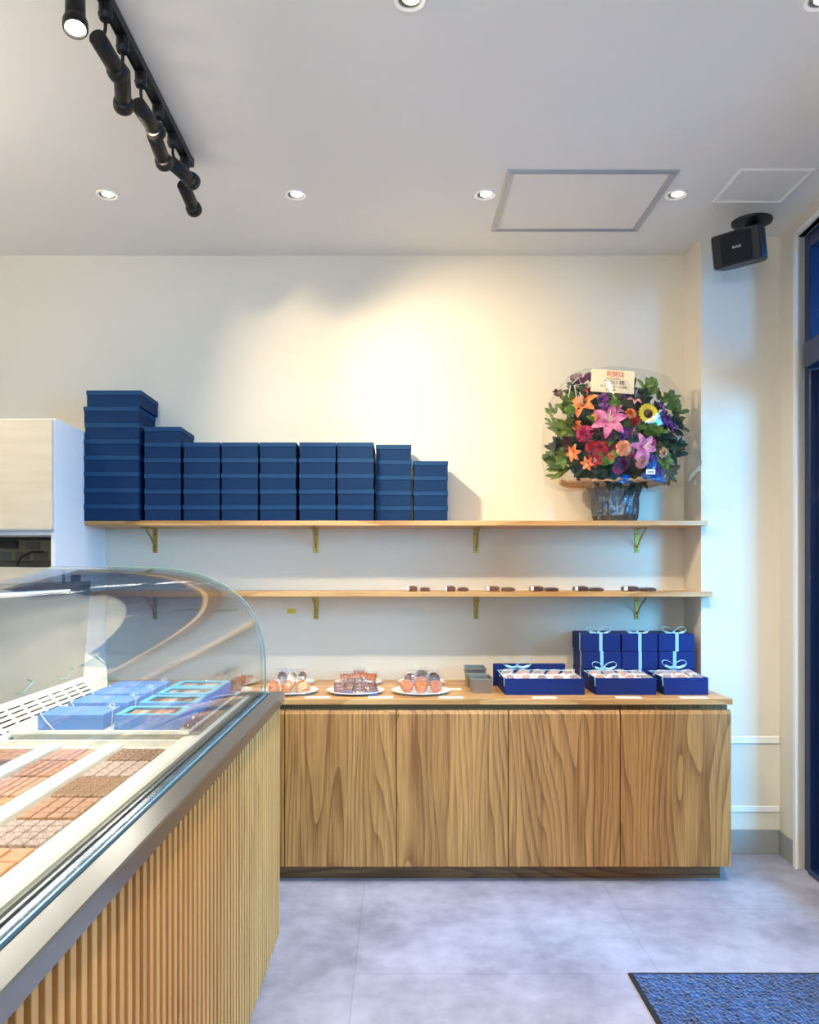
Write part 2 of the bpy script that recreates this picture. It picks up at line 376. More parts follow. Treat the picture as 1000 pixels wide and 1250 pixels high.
# ceiling hatch (large with aluminium frame) and a small painted one
def hatch(x0, x1, y0, y1, label, fm, pm, fw, zt):
    t = thing('ceiling_hatch', label, 'hatch', ((x0+x1)/2, (y0+y1)/2, ZC-zt-.001))
    f = BM()
    for k, (a, c, d, e) in enumerate(((x0, x1, y0, y0+fw), (x0, x1, y1-fw, y1), (x0, x0+fw, y0+fw, y1-fw), (x1-fw, x1, y0+fw, y1-fw))):
        box(f, a, c, d, e, ZC-zt, ZC, .001)
        s = .35*fw
        if k < 2: box(f, x0+s, x1-s, (d+e)/2-.003, (d+e)/2+.003, ZC-zt-.004, ZC-zt)
        else: box(f, (a+c)/2-.003, (a+c)/2+.003, d-.01, e+.01, ZC-zt-.004, ZC-zt)
    obj('frame', f, fm, t)
    p = BM(); box(p, x0+fw, x1-fw, y0+fw, y1-fw, ZC-zt*.5, ZC, .001); obj('panel', p, pm, t)
hatch(.469, 1.207, 3.432, 4.05, 'large square ceiling access hatch with grey aluminium frame', M['alu'], M['ceil'], .032, .006)
hatch(1.46, 1.785, 3.42, 3.735, 'small white painted ceiling panel above the black speaker', M['trimw'], M['ceil'], .02, .003)

# ------------------------------------------------------------------ lamps in the ceiling
def lamp(kind, name, loc, target, energy, color, size=.03, blend=.6, angle=70, sx=None, sy=None):
    d = bpy.data.lights.new(name, kind); d.energy = energy; d.color = color
    if kind == 'SPOT': d.spot_size = math.radians(angle); d.spot_blend = blend; d.shadow_soft_size = size
    elif kind == 'AREA': d.shape = 'RECTANGLE'; d.size = sx; d.size_y = sy
    else: d.shadow_soft_size = size
    o = bpy.data.objects.new(name, d); COL.objects.link(o); o.location = loc
    o.rotation_euler = (Vector(target)-Vector(loc)).to_track_quat('-Z', 'Y').to_euler()
    return o
WARM = (1.0, .86, .66)
DL = [(-1.327, 3.66, 'first round recessed ceiling downlight from the left, nearest the track'), (-.467, 3.66, 'round recessed ceiling downlight above the middle of the stacked boxes'),
      (.396, 3.66, 'round recessed ceiling downlight just left of the large ceiling hatch'), (1.267, 3.66, 'round recessed ceiling downlight just right of the large ceiling hatch'),
      (.035, 2.41, 'round downlight cut by the top edge of the photo, middle'), (1.27, 2.41, 'round downlight at the top right corner of the photo')]
proto = thing('downlight', DL[0][2], 'ceiling light', (0, 0, 0), 0, 'recessed ceiling downlights')
b = BM(); lathe(b, [(.034, -.001), (.048, -.005), (.050, -.002), (.050, .0)], 36); obj('trim_ring', b, M['trimw'], proto, True, world=False)
b = BM(); lathe(b, [(0, -.0005), (.034, -.0006), (.036, -.002), (.036, 0)], 30); obj('baffle', b, M['baffle'], proto, True, world=False)
b = BM(); lathe(b, [(0, -.006), (.02, -.005), (.026, -.001), (.026, 0)], 26, (.005, -.004, 0)); obj('lens', b, M['lens'], proto, True, world=False)
for i, (x, y, lb) in enumerate(DL):
    o = proto if i == 0 else dup(proto, lb)
    o.location = (x, y, ZC)
    lamp('SPOT', 'downlight_beam', (x, y, ZC-.02), (x, y+(.02 if i < 4 else .15), 0), (5.5 if i < 4 else 36)*4, WARM, .03, .8, 100 if i < 4 else 120)
for (x, y) in ((.03, 1.0), (1.2, 1.0), (.03, -.6), (1.2, -.6), (-2.2, 1.0), (-2.2, 3.0)):
    lamp('SPOT', 'downlight_beam', (x, y, ZC-.02), (x, y, 0), 60, WARM, .05, .8, 130)  # unseen extra downlights, added for more bounce light in the room

# track with spotlights
TX = -.868
tr = thing('lighting_track', 'long black ceiling lighting track carrying the spotlights', 'track', (TX, 2.2, ZC-.03))
b = BM(); box(b, TX-.014, TX+.014, .9, 3.335, ZC-.032, ZC, .002); obj('rail', b, M['blackm'], tr)
b = BM(); box(b, TX-.018, TX-.014, .9, 3.33, ZC-.036, ZC-.004); box(b, TX+.014, TX+.018, .9, 3.33, ZC-.036, ZC-.004); obj('flange', b, M['blackm'], tr)
b = BM(); box(b, TX-.02, TX+.02, 3.33, 3.345, ZC-.037, ZC, .003); obj('end_cap', b, mat('track end cap', (70, 56, 62), .5), tr)
heads = [ # adapter depth, rear-end px, front-end px, aim for the beam, label tail
 (2.20, (92, -18), (92, 36), (-1.2, 2.6, 0), 'black track spotlight with glowing lens at the top left edge', -1),
 (2.381, (118.5, 45), (146, 91), (-.56, 4.36, 2.35), 'black track spotlight tilted right, second from the top', 1),
 (2.53, (148.5, 86), (151, 132), (-.1, 4.36, 2.2), 'black track spotlight hanging straight down, third from the top', 1),
 (2.709, (168, 127), (192.5, 163), (.60, 4.36, 2.25), 'black track spotlight tilted right, fourth from the top', 1),
 (2.90, (187.5, 163.5), (201.5, 201), (-.6, 3.9, .8), 'black track spotlight pointing down, fifth from the top', 1),
 (3.092, (208.5, 198), (237, 223.5), (.6, 4.3, 1.2), 'black track spotlight leaning far right, second from the bottom end', 1),
 (3.267, (223.5, 225), (238, 258), (-.7, 3.6, .8), 'black track spotlight at the bottom end of the track', 1)]
for i, (ya, p0, p1, aim, lb, sg) in enumerate(heads):
    A = Vector((TX, ya, ZC-.036))
    P0 = at(p0[0], p0[1], ya-.02); 
    best = None
    for k in range(-150, 151):
        Y = P0.y+k*.001; Q = at(p1[0], p1[1], Y); e = abs((Q-P0).length-.155)
        if (k*sg >= 0) and (best is None or e < best[0]): best = (e, Q)
    P1 = best[1]; d = (P1-P0).normalized()
    t = thing('track_spotlight', lb, 'spotlight', A, 0, 'black spotlights on the ceiling track')
    b = BM(); cyl(b, A+Vector((0, 0, .0)), A+Vector((0, 0, -.03)), .02, .02, 18); cyl(b, A+Vector((0, 0, -.03)), A+Vector((0, 0, -.046)), .022, .017, 18); obj('adapter', b, M['blackm'], t, True)
    m_ = P0+d*.035
    b = BM(); tube(b, [A+Vector((0, 0, -.044)), A+Vector((0, 0, -.07)), Vector((TX*.4+m_.x*.6, ya*.4+m_.y*.6, m_.z+.02)), m_], .0055); obj('stem', b, M['blackm'], t, True)
    q = d.to_track_quat('Z', 'Y').to_matrix().to_4x4(); Mx = Matrix.Translation(P0) @ q
    b = BM(); lathe(b, [(0, 0), (.024, 0), (.026, .003), (.026, .112), (.024, .116), (.0, .116)], 28); bmesh.ops.transform(b, matrix=Mx, verts=b.verts); h = obj('housing', b, M['blackm'], t, True)
    b = BM(); lathe(b, [(.018, .114), (.030, .122), (.033, .132), (.033, .15), (.031, .155), (.028, .155), (.022, .14), (0, .14)], 28); bmesh.ops.transform(b, matrix=Mx, verts=b.verts); obj('lens_ring', b, M['blackm'], t, True)
    if i == 0:
        b = BM(); lathe(b, [(0, .152), (.024, .15), (.026, .141), (0, .141)], 24); bmesh.ops.transform(b, matrix=Mx, verts=b.verts); obj('lens', b, M['lens'], t, True)
    S = P1+d*.02
    if i in (1, 2, 3): lamp('SPOT', 'track_beam', S, aim, (0, 310, 110, 165)[i], (1, .80, .50), .012, 1.0, (0, 58, 66, 58)[i])
    elif i == 0: lamp('SPOT', 'track_beam', S, aim, 18, WARM, .02, .7, 60)
    else: lamp('SPOT', 'track_beam', S, aim, 25, WARM, .015, .8, 50)

# ceiling speaker
SP = Vector((1.736, 3.938, ZC))
t = thing('ceiling_speaker', 'black wall speaker on a round mount under the ceiling, above the pillar', 'speaker', SP-Vector((0, 0, .3)))
b = BM(); lathe(b, [(0, -.016), (.06, -.018), (.093, -.010), (.095, 0), (0, 0)], 40, SP); obj('mounting_plate', b, M['speaker'], t, True)
c = at(903, 303, 3.78)
b = BM(); cyl(b, SP+Vector((0, 0, -.012)), (SP.x, SP.y-.03, SP.z-.07), .03, .024); cyl(b, (SP.x, SP.y-.03, SP.z-.06), c+Vector((.06, .06, .03)), .026, .03); obj('neck', b, M['speaker'], t, True)
SM = Matrix.Translation(c) @ Matrix.Rotation(-math.radians(38), 4, 'Z') @ Matrix.Rotation(math.radians(12), 4, 'X') @ Matrix.Rotation(math.radians(-2), 4, 'Y')
w, h = .235, .15
prof = [(-w/2, -.03), (-w/2+.012, -.052), (0, -.06), (w/2-.012, -.052), (w/2, -.03), (w/2-.012, .06), (w/2-.05, .085), (-w/2+.05, .085), (-w/2+.012, .06)]
b = BM(); prism(b, prof, 'z', -h/2, h/2); bmesh.ops.bevel(b, geom=list(b.edges), offset=.006, segments=2, affect='EDGES'); bmesh.ops.transform(b, matrix=SM, verts=b.verts); s_ = obj('housing', b, M['speaker'], t, True)
b = BM(); prism(b, [(-w/2+.014, -.05), (0, -.0645), (w/2-.014, -.05), (w/2-.014, -.04), (-w/2+.014, -.04)], 'z', -h/2+.008, h/2-.008); bmesh.ops.transform(b, matrix=SM, verts=b.verts); g_ = obj('grille', b, M['grille'], t)
b = BM(); text_mesh(b, 'BOSE', .0145, SM @ Matrix.Translation((0.004, -.066, .0)) @ Matrix.Rotation(PI/2, 4, 'X'), .001, 1.15); obj('logo', b, M['logo'], g_)

# ------------------------------------------------------------------ tall white cabinet at the left
XC = -1.589
t = thing('tall_cabinet', 'tall white cabinet with cream door and open outlet niche at the left', 'cabinet', (-2.0, 4.0, 0))
b = BM()
box(b, XC-.02, XC, 3.72, YB-.002, 0, 2.156, .001)            # side
box(b, -2.75, XC-.02, 3.72, YB-.002, 2.136, 2.156); box(b, -2.77, -2.75, 3.72, YB-.002, 0, 2.156)
box(b, -2.75, XC-.02, 3.72, YB-.002, 1.40, 1.427); box(b, -2.75, XC-.02, 3.72, YB-.002, 1.617, 1.636)
obj('carcase', b, M['whitelam'], t)
b = BM(); box(b, -2.75, XC-.02, 3.98, 3.995, 1.427, 1.617); obj('niche_back', b, M['recess'], t)
b = BM(); box(b, -2.76, XC-.006, 3.70, 3.718, 1.645, 2.150, .002); d_ = obj('upper_door', b, M['creamlam'], t)
b = BM(); box(b, -2.76, XC-.006, 3.695, 3.722, 1.634, 1.645, .002); obj('door_edge', b, M['alu'], d_)
b = BM(); box(b, -2.76, XC-.012, 3.70, 3.718, .08, 1.424, .002); obj('lower_door', b, M['creamlam'], t)
b = BM(); box(b, -2.02, -1.70, 3.955, 3.98, 1.50, 1.605, .004); 
pl = obj('outlet_panel', b, M['outlet'], t)
for (x, z) in ((-1.94, 1.525), (-1.85, 1.525), (-1.76, 1.525), (-1.80, 1.575)):
    b = BM(); box(b, x-.035, x+.035, 3.95, 3.956, z-.018, z+.018, .002)
    obj('socket_face', b, M['recess'], pl)
t2 = thing('power_plug', 'black power adapter with cable plugged in the cabinet niche', 'plug', (-1.9, 3.93, 1.56))
b = BM(); box(b, -1.95, -1.865, 3.92, 3.949, 1.56, 1.597, .005); obj('plug_body', b, M['blackp'], t2)
b = BM(); tube(b, [(-1.945, 3.93, 1.575), (-2.0, 3.9, 1.55), (-2.04, 3.88, 1.52), (-2.035, 3.87, 1.48), (-2.02, 3.86, 1.43)], .004); obj('cable', b, M['blackp'], t2, True)
b = BM(); tube(b, [(-1.74, 3.945, 1.545), (-1.79, 3.93, 1.545), (-1.83, 3.9, 1.52), (-1.84, 3.88, 1.48), (-1.84, 3.87, 1.43)], .0045)
tag(obj('power_cable', b, M['blackp'], None, True), 'thin black cable curving down in the cabinet niche, right of the plug', 'cable')

# ------------------------------------------------------------------ shelves and brackets
SF = 4.068
ZU, ZL = 1.705, 1.346
b = BM(); box(b, XC+.002, XP, SF, YB, ZU-.025, ZU, .0015); box(b, XP-.001, XP+.012, SF, YP-.002, ZU-.025, ZU, .0015)
tag(obj('wall_shelf', b, M['oakx']), 'upper long oak wall shelf holding the stacked navy boxes', 'shelf', 'oak wall shelves')
b = BM(); box(b, XC+.002, XP, SF-.002, YB, ZL-.027, ZL, .0015); box(b, XP-.001, XP+.036, SF-.002, YP-.002, ZL-.027, ZL, .0015)
tag(obj('wall_shelf', b, M['oakx']), 'lower long oak wall shelf with small wrapped chocolate bars', 'shelf', 'oak wall shelves')
BX = [(187-486)*4.33/F, (385-486)*4.33/F, (582-486)*4.33/F, (780-486)*4.33/F]
pb = thing('shelf_bracket', 'brass bracket', 'bracket', (0, 0, 0), 0, 'brass shelf brackets')
b = BM(); box(b, -.0125, .0125, -.005, 0, -.132, 0, .001); up = obj('wall_plate', b, M['brass'], pb, world=False)
b = BM(); box(b, -.0125, .0125, -.23, -.005, -.005, 0, .001); obj('arm', b, M['brass'], pb, world=False)
b = BM(); tube(b, [(0, -.004, -.105), (0, -.06, -.06), (0, -.17, -.006)], .0045); obj('brace', b, M['brass'], pb, True, world=False)
for z in (-.03, -.118):
    b = BM(); cyl(b, (0, -.005, z), (0, -.008, z), .005); obj('screw', b, M['screw'], up, True, world=False)
wh = ['leftmost', 'second from the left', 'third from the left', 'rightmost']
k = 0
for sh, z in (('upper', ZU-.025), ('lower', ZL-.027)):
    for i, x in enumerate(BX):
        o = pb if k == 0 else dup(pb); k += 1
        o.location = (x, YB, z); o['label'] = 'small brass bracket under the %s shelf, %s' % (sh, wh[i])
b = BM(); p = at(356, 746, YB); box(b, p.x-.024, p.x+.024, YB-.0012, YB, p.z-.013, p.z+.013)
tag(obj('wall_sticker', b, M['yellow']), 'small yellow sticker on the wall beneath the lower shelf', 'sticker')

# ------------------------------------------------------------------ stacked navy boxes
def lid_box(w, d, h, name, M1, M2, label):
    t = thing(name, label, 'box')
    lh = h*.28
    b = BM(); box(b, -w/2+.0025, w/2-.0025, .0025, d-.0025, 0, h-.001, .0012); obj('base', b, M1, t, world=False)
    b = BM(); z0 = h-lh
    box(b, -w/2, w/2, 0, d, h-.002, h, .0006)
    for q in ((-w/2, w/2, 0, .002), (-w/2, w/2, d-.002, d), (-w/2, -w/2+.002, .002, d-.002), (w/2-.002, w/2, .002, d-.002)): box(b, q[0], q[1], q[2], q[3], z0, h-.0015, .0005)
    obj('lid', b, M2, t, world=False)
    return t
def stack(proto_args, n, xc, y, name, first, rz=0, dx=()):
    """n boxes piled at xc; first = description of the stack"""
    t0 = None
    w, d, h = proto_args
    for k in range(n):
        if t0 is None: o = t0 = lid_box(w, d, h, 'gift_box', M['navy'], M['navylit'], '')
        else: o = dup(t0)
        pos = 'at the bottom of' if k == 0 else 'at the top of' if k == n-1 else ORD[k]+' from the bottom in'
        o['label'] = 'navy lidded gift box %s the %s' % (pos, first)
        o['group'] = 'navy gift boxes stacked on the upper shelf'
        off = dx[k] if k < len(dx) else random.uniform(-.0015, .0015)
        o.location = (xc+off, y+random.uniform(-.001, .001), ZU+k*h); o.rotation_euler = (0, 0, rz+random.uniform(-.004, .004))
ya = 4.056
def xc(l, r, y): return ((l+r)/2-486)*y/F
stack((.278, .29, .0822), 8, xc(101, 168, ya)+.006, ya, 'A', 'tall leftmost stack', 0, (0, 0, 0, 0, 0, .003, -.002, .012))
cols = [(174.8, 221.8, 6, 'second stack from the left'), (223, 269.3, 5, 'third stack from the left'), (270, 315.3, 5, 'fourth stack from the left'), (316.5, 362, 5, 'fifth stack, middle of the nine'),
        (365, 410.3, 5, 'fourth stack from the right'), (411.8, 456.6, 5, 'third stack from the right')]
for l, r, n, lb in cols:
    stack((.187, .27, .0796), n, xc(l, r, 4.078), 4.078, 'B', lb)
stack((.183, .21, .0790), 5, xc(459, 502.6, 4.13), 4.13, 'H', 'second stack from the right')
stack((.179, .20, .0776), 4, xc(504.8, 547.6, 4.13), 4.13, 'I', 'low rightmost stack')

# ------------------------------------------------------------------ counter with cupboards
YF = 3.72; ZT = .858
CT = ZT-.027
b = BM(); box(b, XC+.002, 1.549, YF-.006, YB, CT, ZT, .0015)
tag(obj('counter_top', b, M['oakx']), 'long oak counter top carrying pastries, tins and blue boxes', 'worktop')
ed = [-1.587, -1.043, -.525, -.0076, .512, 1.03, 1.546]
cl = ['hidden at the far left behind the display case', 'behind the display case', 'leftmost in view, beside the display case', 'second in view from the left', 'third in view from the left', 'rightmost, beside the pillar']
for i in range(6):
    a, c_ = ed[i], ed[i+1]
    t = thing('base_cabinet', 'oak base cabinet with one plain door, '+cl[i], 'cabinet', ((a+c_)/2, 4.0, .08), 0, 'oak base cabinets under the counter')
    b = BM(); box(b, a+.0005, c_-.0005, YF+.022, YB-.002, .082, CT-.03); box(b, a+.0005, c_-.0005, YF+.05, YB-.002, CT-.03, CT-.0005); obj('body', b, M['carcase'] if i < 5 else M['oak'], t)
    b = BM(); prism(b, [(YF, .08), (YF+.02, .08), (YF+.02, CT-.026), (YF+.012, CT-.026), (YF, CT-.045)], 'x', a+.0025, c_-.0025); obj('door', b, M['oak'], t)
b = BM(); box(b, XC+.01, 1.52, YF+.07, YB-.02, 0, .082); tag(obj('plinth', b, M['oakdark']), 'recessed dark oak plinth beneath the base cabinets', 'plinth')

# ------------------------------------------------------------------ blue mat
b = BM(); box(b, .826, 1.66, 1.6, 2.888, 0, .006, .002)
t = thing('floor_mat', 'blue textured entrance mat with black rubber edge', 'mat', (1.2, 2.3, 0))
obj('edging', b, M['mat_edge'], t)
b = BM()
nx, ny = 110, 160
g = [[b.verts.new((.842+(1.644-.842)*i/nx, 1.61+(2.872-1.61)*j/ny, .0065+.0065*abs(noise.noise(Vector((i*.9, j*.55+i*.25, 3)))))) for j in range(ny+1)] for i in range(nx+1)]
for i in range(nx):
    for j in range(ny): b.faces.new((g[i][j], g[i+1][j], g[i+1][j+1], g[i][j+1]))
obj('pile', b, M['rug'], t)

# ------------------------------------------------------------------ display case
Y0, Y1 = .35, 3.2
XS, XT = -.4745, -.457
ZS = .964
case = thing('display_case', 'long curved glass chocolate display case with slatted wood front', 'display case', (-.9, 1.8, 0))
b = BM(); box(b, -1.36, XS-.016, Y0, Y1+.02, .02, .925); obj('body', b, M['slatback'], case)
b = BM(); y = Y1+.018
while y > Y0:
    box(b, XS-.018, XS, y-.0205, y, 0.004, .926, .001); y -= .0415
obj('slatted_front', b, M['slat'], case)
b = BM(); prism(b, [(XT, .925), (XT, ZS-.004), (XT-.003, ZS), (-.508, ZS), (-.508, ZS-.02), (XS-.02, ZS-.02), (XS-.02, .925)], 'y', Y0, Y1+.035)
box(b, -1.34, -.508, Y1+.004, Y1+.035, .925, ZS, .001); obj('steel_ledge', b, M['steel'], case)
b = BM(); box(b, -.524, -.508, Y0, Y1, ZS-.03, ZS-.012, .001); g_ = obj('gasket', b, M['gasket'], case)
b = BM(); box(b, -.529, -.5245, Y0, Y1, ZS-.03, ZS-.006); obj('edge_strip', b, M['bluestrip'], case)
b = BM(); box(b, -.553, -.538, Y0, Y1, ZS-.04, ZS-.010, .002); box(b, -.566, -.559, Y0, Y1, ZS-.04, ZS-.010, .001); obj('glass_rail', b, M['steeld'], case)
b = BM(); prism(b, [(-.590, .90), (-.590, .950), (-.60, .955), (-.642, .955), (-.642, .90)], 'y', Y0, Y1); obj('front_ledge', b, M['cream'], case)
b = BM(); prism(b, [(-.566, .90), (-.566, .944), (-.5895, .950), (-.5895, .90)], 'y', Y0, Y1); box(b, -.579, -.576, Y0, Y1, .946, .952); obj('inner_sill', b, mat('grey green sill', (112, 118, 110), .3), case)
b = BM(); box(b, -1.17, -.642, Y0, Y1, .90, .925); obj('floor_panel', b, M['greyin'], case)
# dividers between the tray rows
b = BM()
for (a, c_) in ((-.846, -.796), (-1.022, -.972)): box(b, a, c_, Y0, 2.33, .925, .95, .002)
box(b, -1.168, -.645, 2.325, 2.395, .925, .936); box(b, -1.168, -.645, 2.345, 2.352, .936, .955); box(b, -1.168, -.645, 2.372, 2.380, .936, .95)
obj('tray_divider', b, M['cream'], case)
b = BM(); box(b, -1.165, -.628, 2.40, Y1-.006, .960, .972, .002); box(b, -1.16, -.63, 2.42, Y1-.01, .925, .96); obj('deck', b, M['cream'], case)
b = BM(); box(b, -.628, -.60, 2.42, Y1-.006, .955, .966, .002); obj('deck_rail', b, M['steeld'], case)
# slotted rear air grille, real slots
P_a, P_b = Vector((-1.168, 0, .945)), Vector((-1.25, 0, 1.03))
dv = P_b-P_a; sl = dv.length
vb = [0, .02]; 
for k in range(5): vb += [vb[-1]+.006, vb[-1]+.006+.011]
vb[-1] = sl
vb = sorted([v for v in vb if v <= sl+1e-6])
yb = [Y0]; yy = Y1-.03; tmp = [Y1-.006, Y1-.05]
while tmp[-1] > Y0+.15: tmp += [tmp[-1]-.085, tmp[-1]-.085-.022]
tmp.append(Y0); yb = sorted(set(tmp))
b = BM()
def gp(v, y): q = P_a+dv*(v/sl); return (q.x, y, q.z)
vv = {}
def gv(v, y):
    kx = (round(v, 5), round(y, 5))
    if kx not in vv: vv[kx] = b.verts.new(gp(v, y))
    return vv[kx]
for i in range(len(vb)-1):
    for j in range(len(yb)-1):
        slotv = (i % 2 == 1); sloty = abs((yb[j+1]-yb[j])-.085) < .001
        if slotv and sloty and vb[i+1]-vb[i] < .0075: continue
        b.faces.new((gv(vb[i], yb[j]), gv(vb[i+1], yb[j]), gv(vb[i+1], yb[j+1]), gv(vb[i], yb[j+1])))
bmesh.ops.recalc_face_normals(b, faces=b.faces)
r = bmesh.ops.solidify(b, geom=list(b.faces), thickness=.0015)
obj('air_grille', b, M['cream'], case)
b = BM(); prism(b, [(-1.175, .93), (-1.262, 1.025), (-1.275, 1.02), (-1.188, .925)], 'y', Y0, Y1-.006); obj('air_duct', b, M['darkslot'], case)
# rear doors, sloping
b = BM(); prism(b, [(-1.252, 1.03), (-1.262, 1.03), (-1.232, 1.41), (-1.222, 1.41)], 'y', Y0, Y1-.006); rd = obj('rear_door', b, M['greyin'], case)
for (yy) in (2.98, 2.64, 2.30, 1.96):
    b = BM(); tube(b, [(-1.242, yy-.035, 1.052), (-1.22, yy-.02, 1.056), (-1.212, yy+.025, 1.082), (-1.232, yy+.035, 1.09)], .0045); obj('door_handle', b, M['glassedge'], rd, True)
b = BM(); prism(b, [(-1.156, .955), (-1.156, 1.07), (-1.17, 1.085), (-1.262, 1.13), (-1.262, .955)], 'y', Y1-.008, Y1); obj('end_panel', b, M['cream'], case)
b = BM(); box(b, -1.30, -1.15, Y0, Y1, 1.436, 1.462, .003); obj('top_panel', b, M['cream'], case)
for yy in (Y1-.012, 1.9, Y0):
    b = BM(); box(b, -1.30, -1.265, yy, yy+.012, .925, 1.436); obj('rear_post', b, M['steeld'], case)
# LED tube under the top
b = BM(); box(b, -1.02, -.985, Y0, 2.45, 1.395, 1.412, .003); ld = obj('lamp_housing', b, M['steeld'], case)
b = BM(); box(b, -1.015, -.99, Y0+.02, 2.43, 1.388, 1.395, .002); obj('lamp_tube', b, M['led'], ld)
b = BM()
for yy in (Y0+.05, 1.3, 2.4): cyl(b, (-1.0, yy, 1.41), (-1.0, yy, 1.456), .004)
obj('lamp_bracket', b, M['steeld'], ld)
# curved glass
gp_ = [(-.530, .95), (-.530, 1.06), (-.532, 1.114), (-.540, 1.17), (-.556, 1.232), (-.582, 1.287), (-.617, 1.333), (-.662, 1.374), (-.715, 1.405), (-.785, 1.433), (-.86, 1.451), (-.95, 1.461), (-1.06, 1.465), (-1.16, 1.466)]
def cat(pts, n=5):
    out = []
    P = [Vector((p[0], p[1])) for p in pts]
    for i in range(len(P)-1):
        a, bb, c_, d = P[max(i-1, 0)], P[i], P[i+1], P[min(i+2, len(P)-1)]
        for k in range(n):
            t = k/n
            out.append(.5*((2*bb)+(-a+c_)*t+(2*a-5*bb+4*c_-d)*t*t+(-a+3*bb-3*c_+d)*t**3))
    out.append(P[-1]); return out
pf = cat(gp_)
def offs(pf, t):
    o = []
    for i, p in enumerate(pf):
        d = (pf[min(i+1, len(pf)-1)]-pf[max(i-1, 0)]).normalized(); o.append(p+Vector((-d.y, d.x))*t)
    return o
ins = offs(pf, .007)
def sheet(y0, y1):
    b = BM(); rows = []
    for y in (y0, y1): rows.append(([b.verts.new((p.x, y, p.y)) for p in pf], [b.verts.new((p.x, y, p.y)) for p in ins]))
    (a0, i0), (a1, i1) = rows
    n = len(pf)
    for k in range(n-1):
        b.faces.new((a0[k], a0[k+1], a1[k+1], a1[k])); b.faces.new((i0[k], i1[k], i1[k+1], i0[k+1]))
    for (A_, I_) in rows:
        for k in range(n-1): b.faces.new((A_[k], I_[k], I_[k+1], A_[k+1]))
    b.faces.new((a0[0], a1[0], i1[0], i0[0])); b.faces.new((a0[-1], i0[-1], i1[-1], a1[-1]))
    return b
obj('curved_glass', sheet(Y0, Y1-.004), M['glass'], case, True)
b = BM(); poly = [(p.x, p.y) for p in ins] + [(-1.156, 1.07), (-1.156, .955)]
poly = [(-.537, .95)]+[(p.x, p.y) for p in ins if p.x > -1.155]+[(-1.156, 1.459), (-1.156, 1.07), (-1.156, .95)]
prism(b, poly, 'y', Y1-.008, Y1-.0); obj('end_glass', b, M['glass'], case)
b = BM()
tube(b, [(p.x+.0, Y1+.003, p.y+.0) for p in pf], .0035, 8); tube(b, [(p.x, Y1-.014, p.y) for p in offs(pf, .012)], .002, 6)
tube(b, [(-1.158, Y1-.004, .95), (-1.158, Y1-.004, 1.07), (-1.175, Y1-.004, 1.09), (-1.21, Y1-.004, 1.125)], .005, 6)
obj('glass_edge', b, M['glassedge'], case, True)
# real light of the case
lamp('AREA', 'case_light', (-1.0, 1.45, 1.385), (-.86, 1.45, .95), 6.5, (1, .97, .9), sx=.04, sy=2.2).rotation_euler = (0, math.radians(-14), 0)
lamp('AREA', 'case_light', (-.98, 2.85, 1.40), (-.86, 2.85, .95), 3, (1, .97, .9), sx=.04, sy=.5).rotation_euler = (0, math.radians(-14), 0)

# chocolates in trays
def choc_mat(name, c1, c2, scale=120): return vary(mat(name, c1, .45), c1, c2, scale, 3)
CM = {'plain': choc_mat('milk chocolate', (158, 112, 84), (184, 138, 108)), 'ridged': choc_mat('striped milk chocolate', (128, 92, 70), (192, 162, 138), 160),
      'nut': choc_mat('nut topped chocolate', (80, 48, 38), (176, 142, 122), 220), 'speckled': choc_mat('frosted chocolate', (140, 112, 104), (206, 188, 180), 260),
      'tan': choc_mat('caramel chocolate', (196, 134, 90), (214, 156, 112), 60), 'rose': choc_mat('pale pink chocolate', (172, 126, 104), (198, 156, 134), 90), 'dark': choc_mat('dark chocolate', (72, 42, 30), (96, 58, 40), 80)}
def choc_bm(kind, w, d, h):
    b = BM(); box(b, -w/2, w/2, -d/2, d/2, 0, h, min(w, d)*.09, seg=2)
    rnd = random.Random(hash(kind) % 97 if False else len(kind))
    if kind in ('ridged',):
        for k in range(5):
            x = -w/2+w*(k+.7)/5.4
            prism(b, [(x-w*.06, h-.0005), (x, h+.0022), (x+w*.06, h-.0005)], 'y', -d*.42, d*.42)
    if kind in ('nut', 'speckled'):
        for k in range(12):
            x, y = rnd.uniform(-.38, .38)*w, rnd.uniform(-.38, .38)*d
            rr = bmesh.ops.create_icosphere(b, subdivisions=1, radius=rnd.uniform(.002, .0038) if kind == 'nut' else .0016)
            bmesh.ops.translate(b, vec=(x, y, h), verts=rr['verts'])
    return b
# (x-column, row index from the far end, kind, nx, ny, description)
CW = [(-.789, -.658), (-.965, -.853), (-1.160, -1.029)]
rowY = [2.29, 2.145, 1.976, 1.80, 1.639, 1.475, 1.317, 1.16]
trays = [(0, 0, 'nut', 4, 4, 'nut-topped dark'), (0, 1, 'speckled', 4, 4, 'crumb-coated pale'), (0, 2, 'ridged', 4, 4, 'fine-striped milk'), (0, 3, 'plain', 4, 4, 'smooth square milk'),
         (0, 4, 'speckled', 4, 4, 'frosted pinkish'), (0, 5, 'tan', 3, 2, 'large caramel-coloured slab'), (0, 6, 'tan', 3, 2, 'long tan slab'),
         (1, 0, 'rose', 5, 2, 'pale rose bar'), (1, 1, 'plain', 5, 2, 'smooth milk bar'), (1, 2, 'rose', 5, 2, 'oblong pinkish'), (1, 3, 'tan', 4, 3, 'light caramel'), (1, 4, 'plain', 4, 3, 'plain milk'),
         (2, 0, 'plain', 3, 3, 'brown milk'), (2, 1, 'dark', 3, 3, 'dark brown')]
colname = ['right column', 'middle column', 'left column']
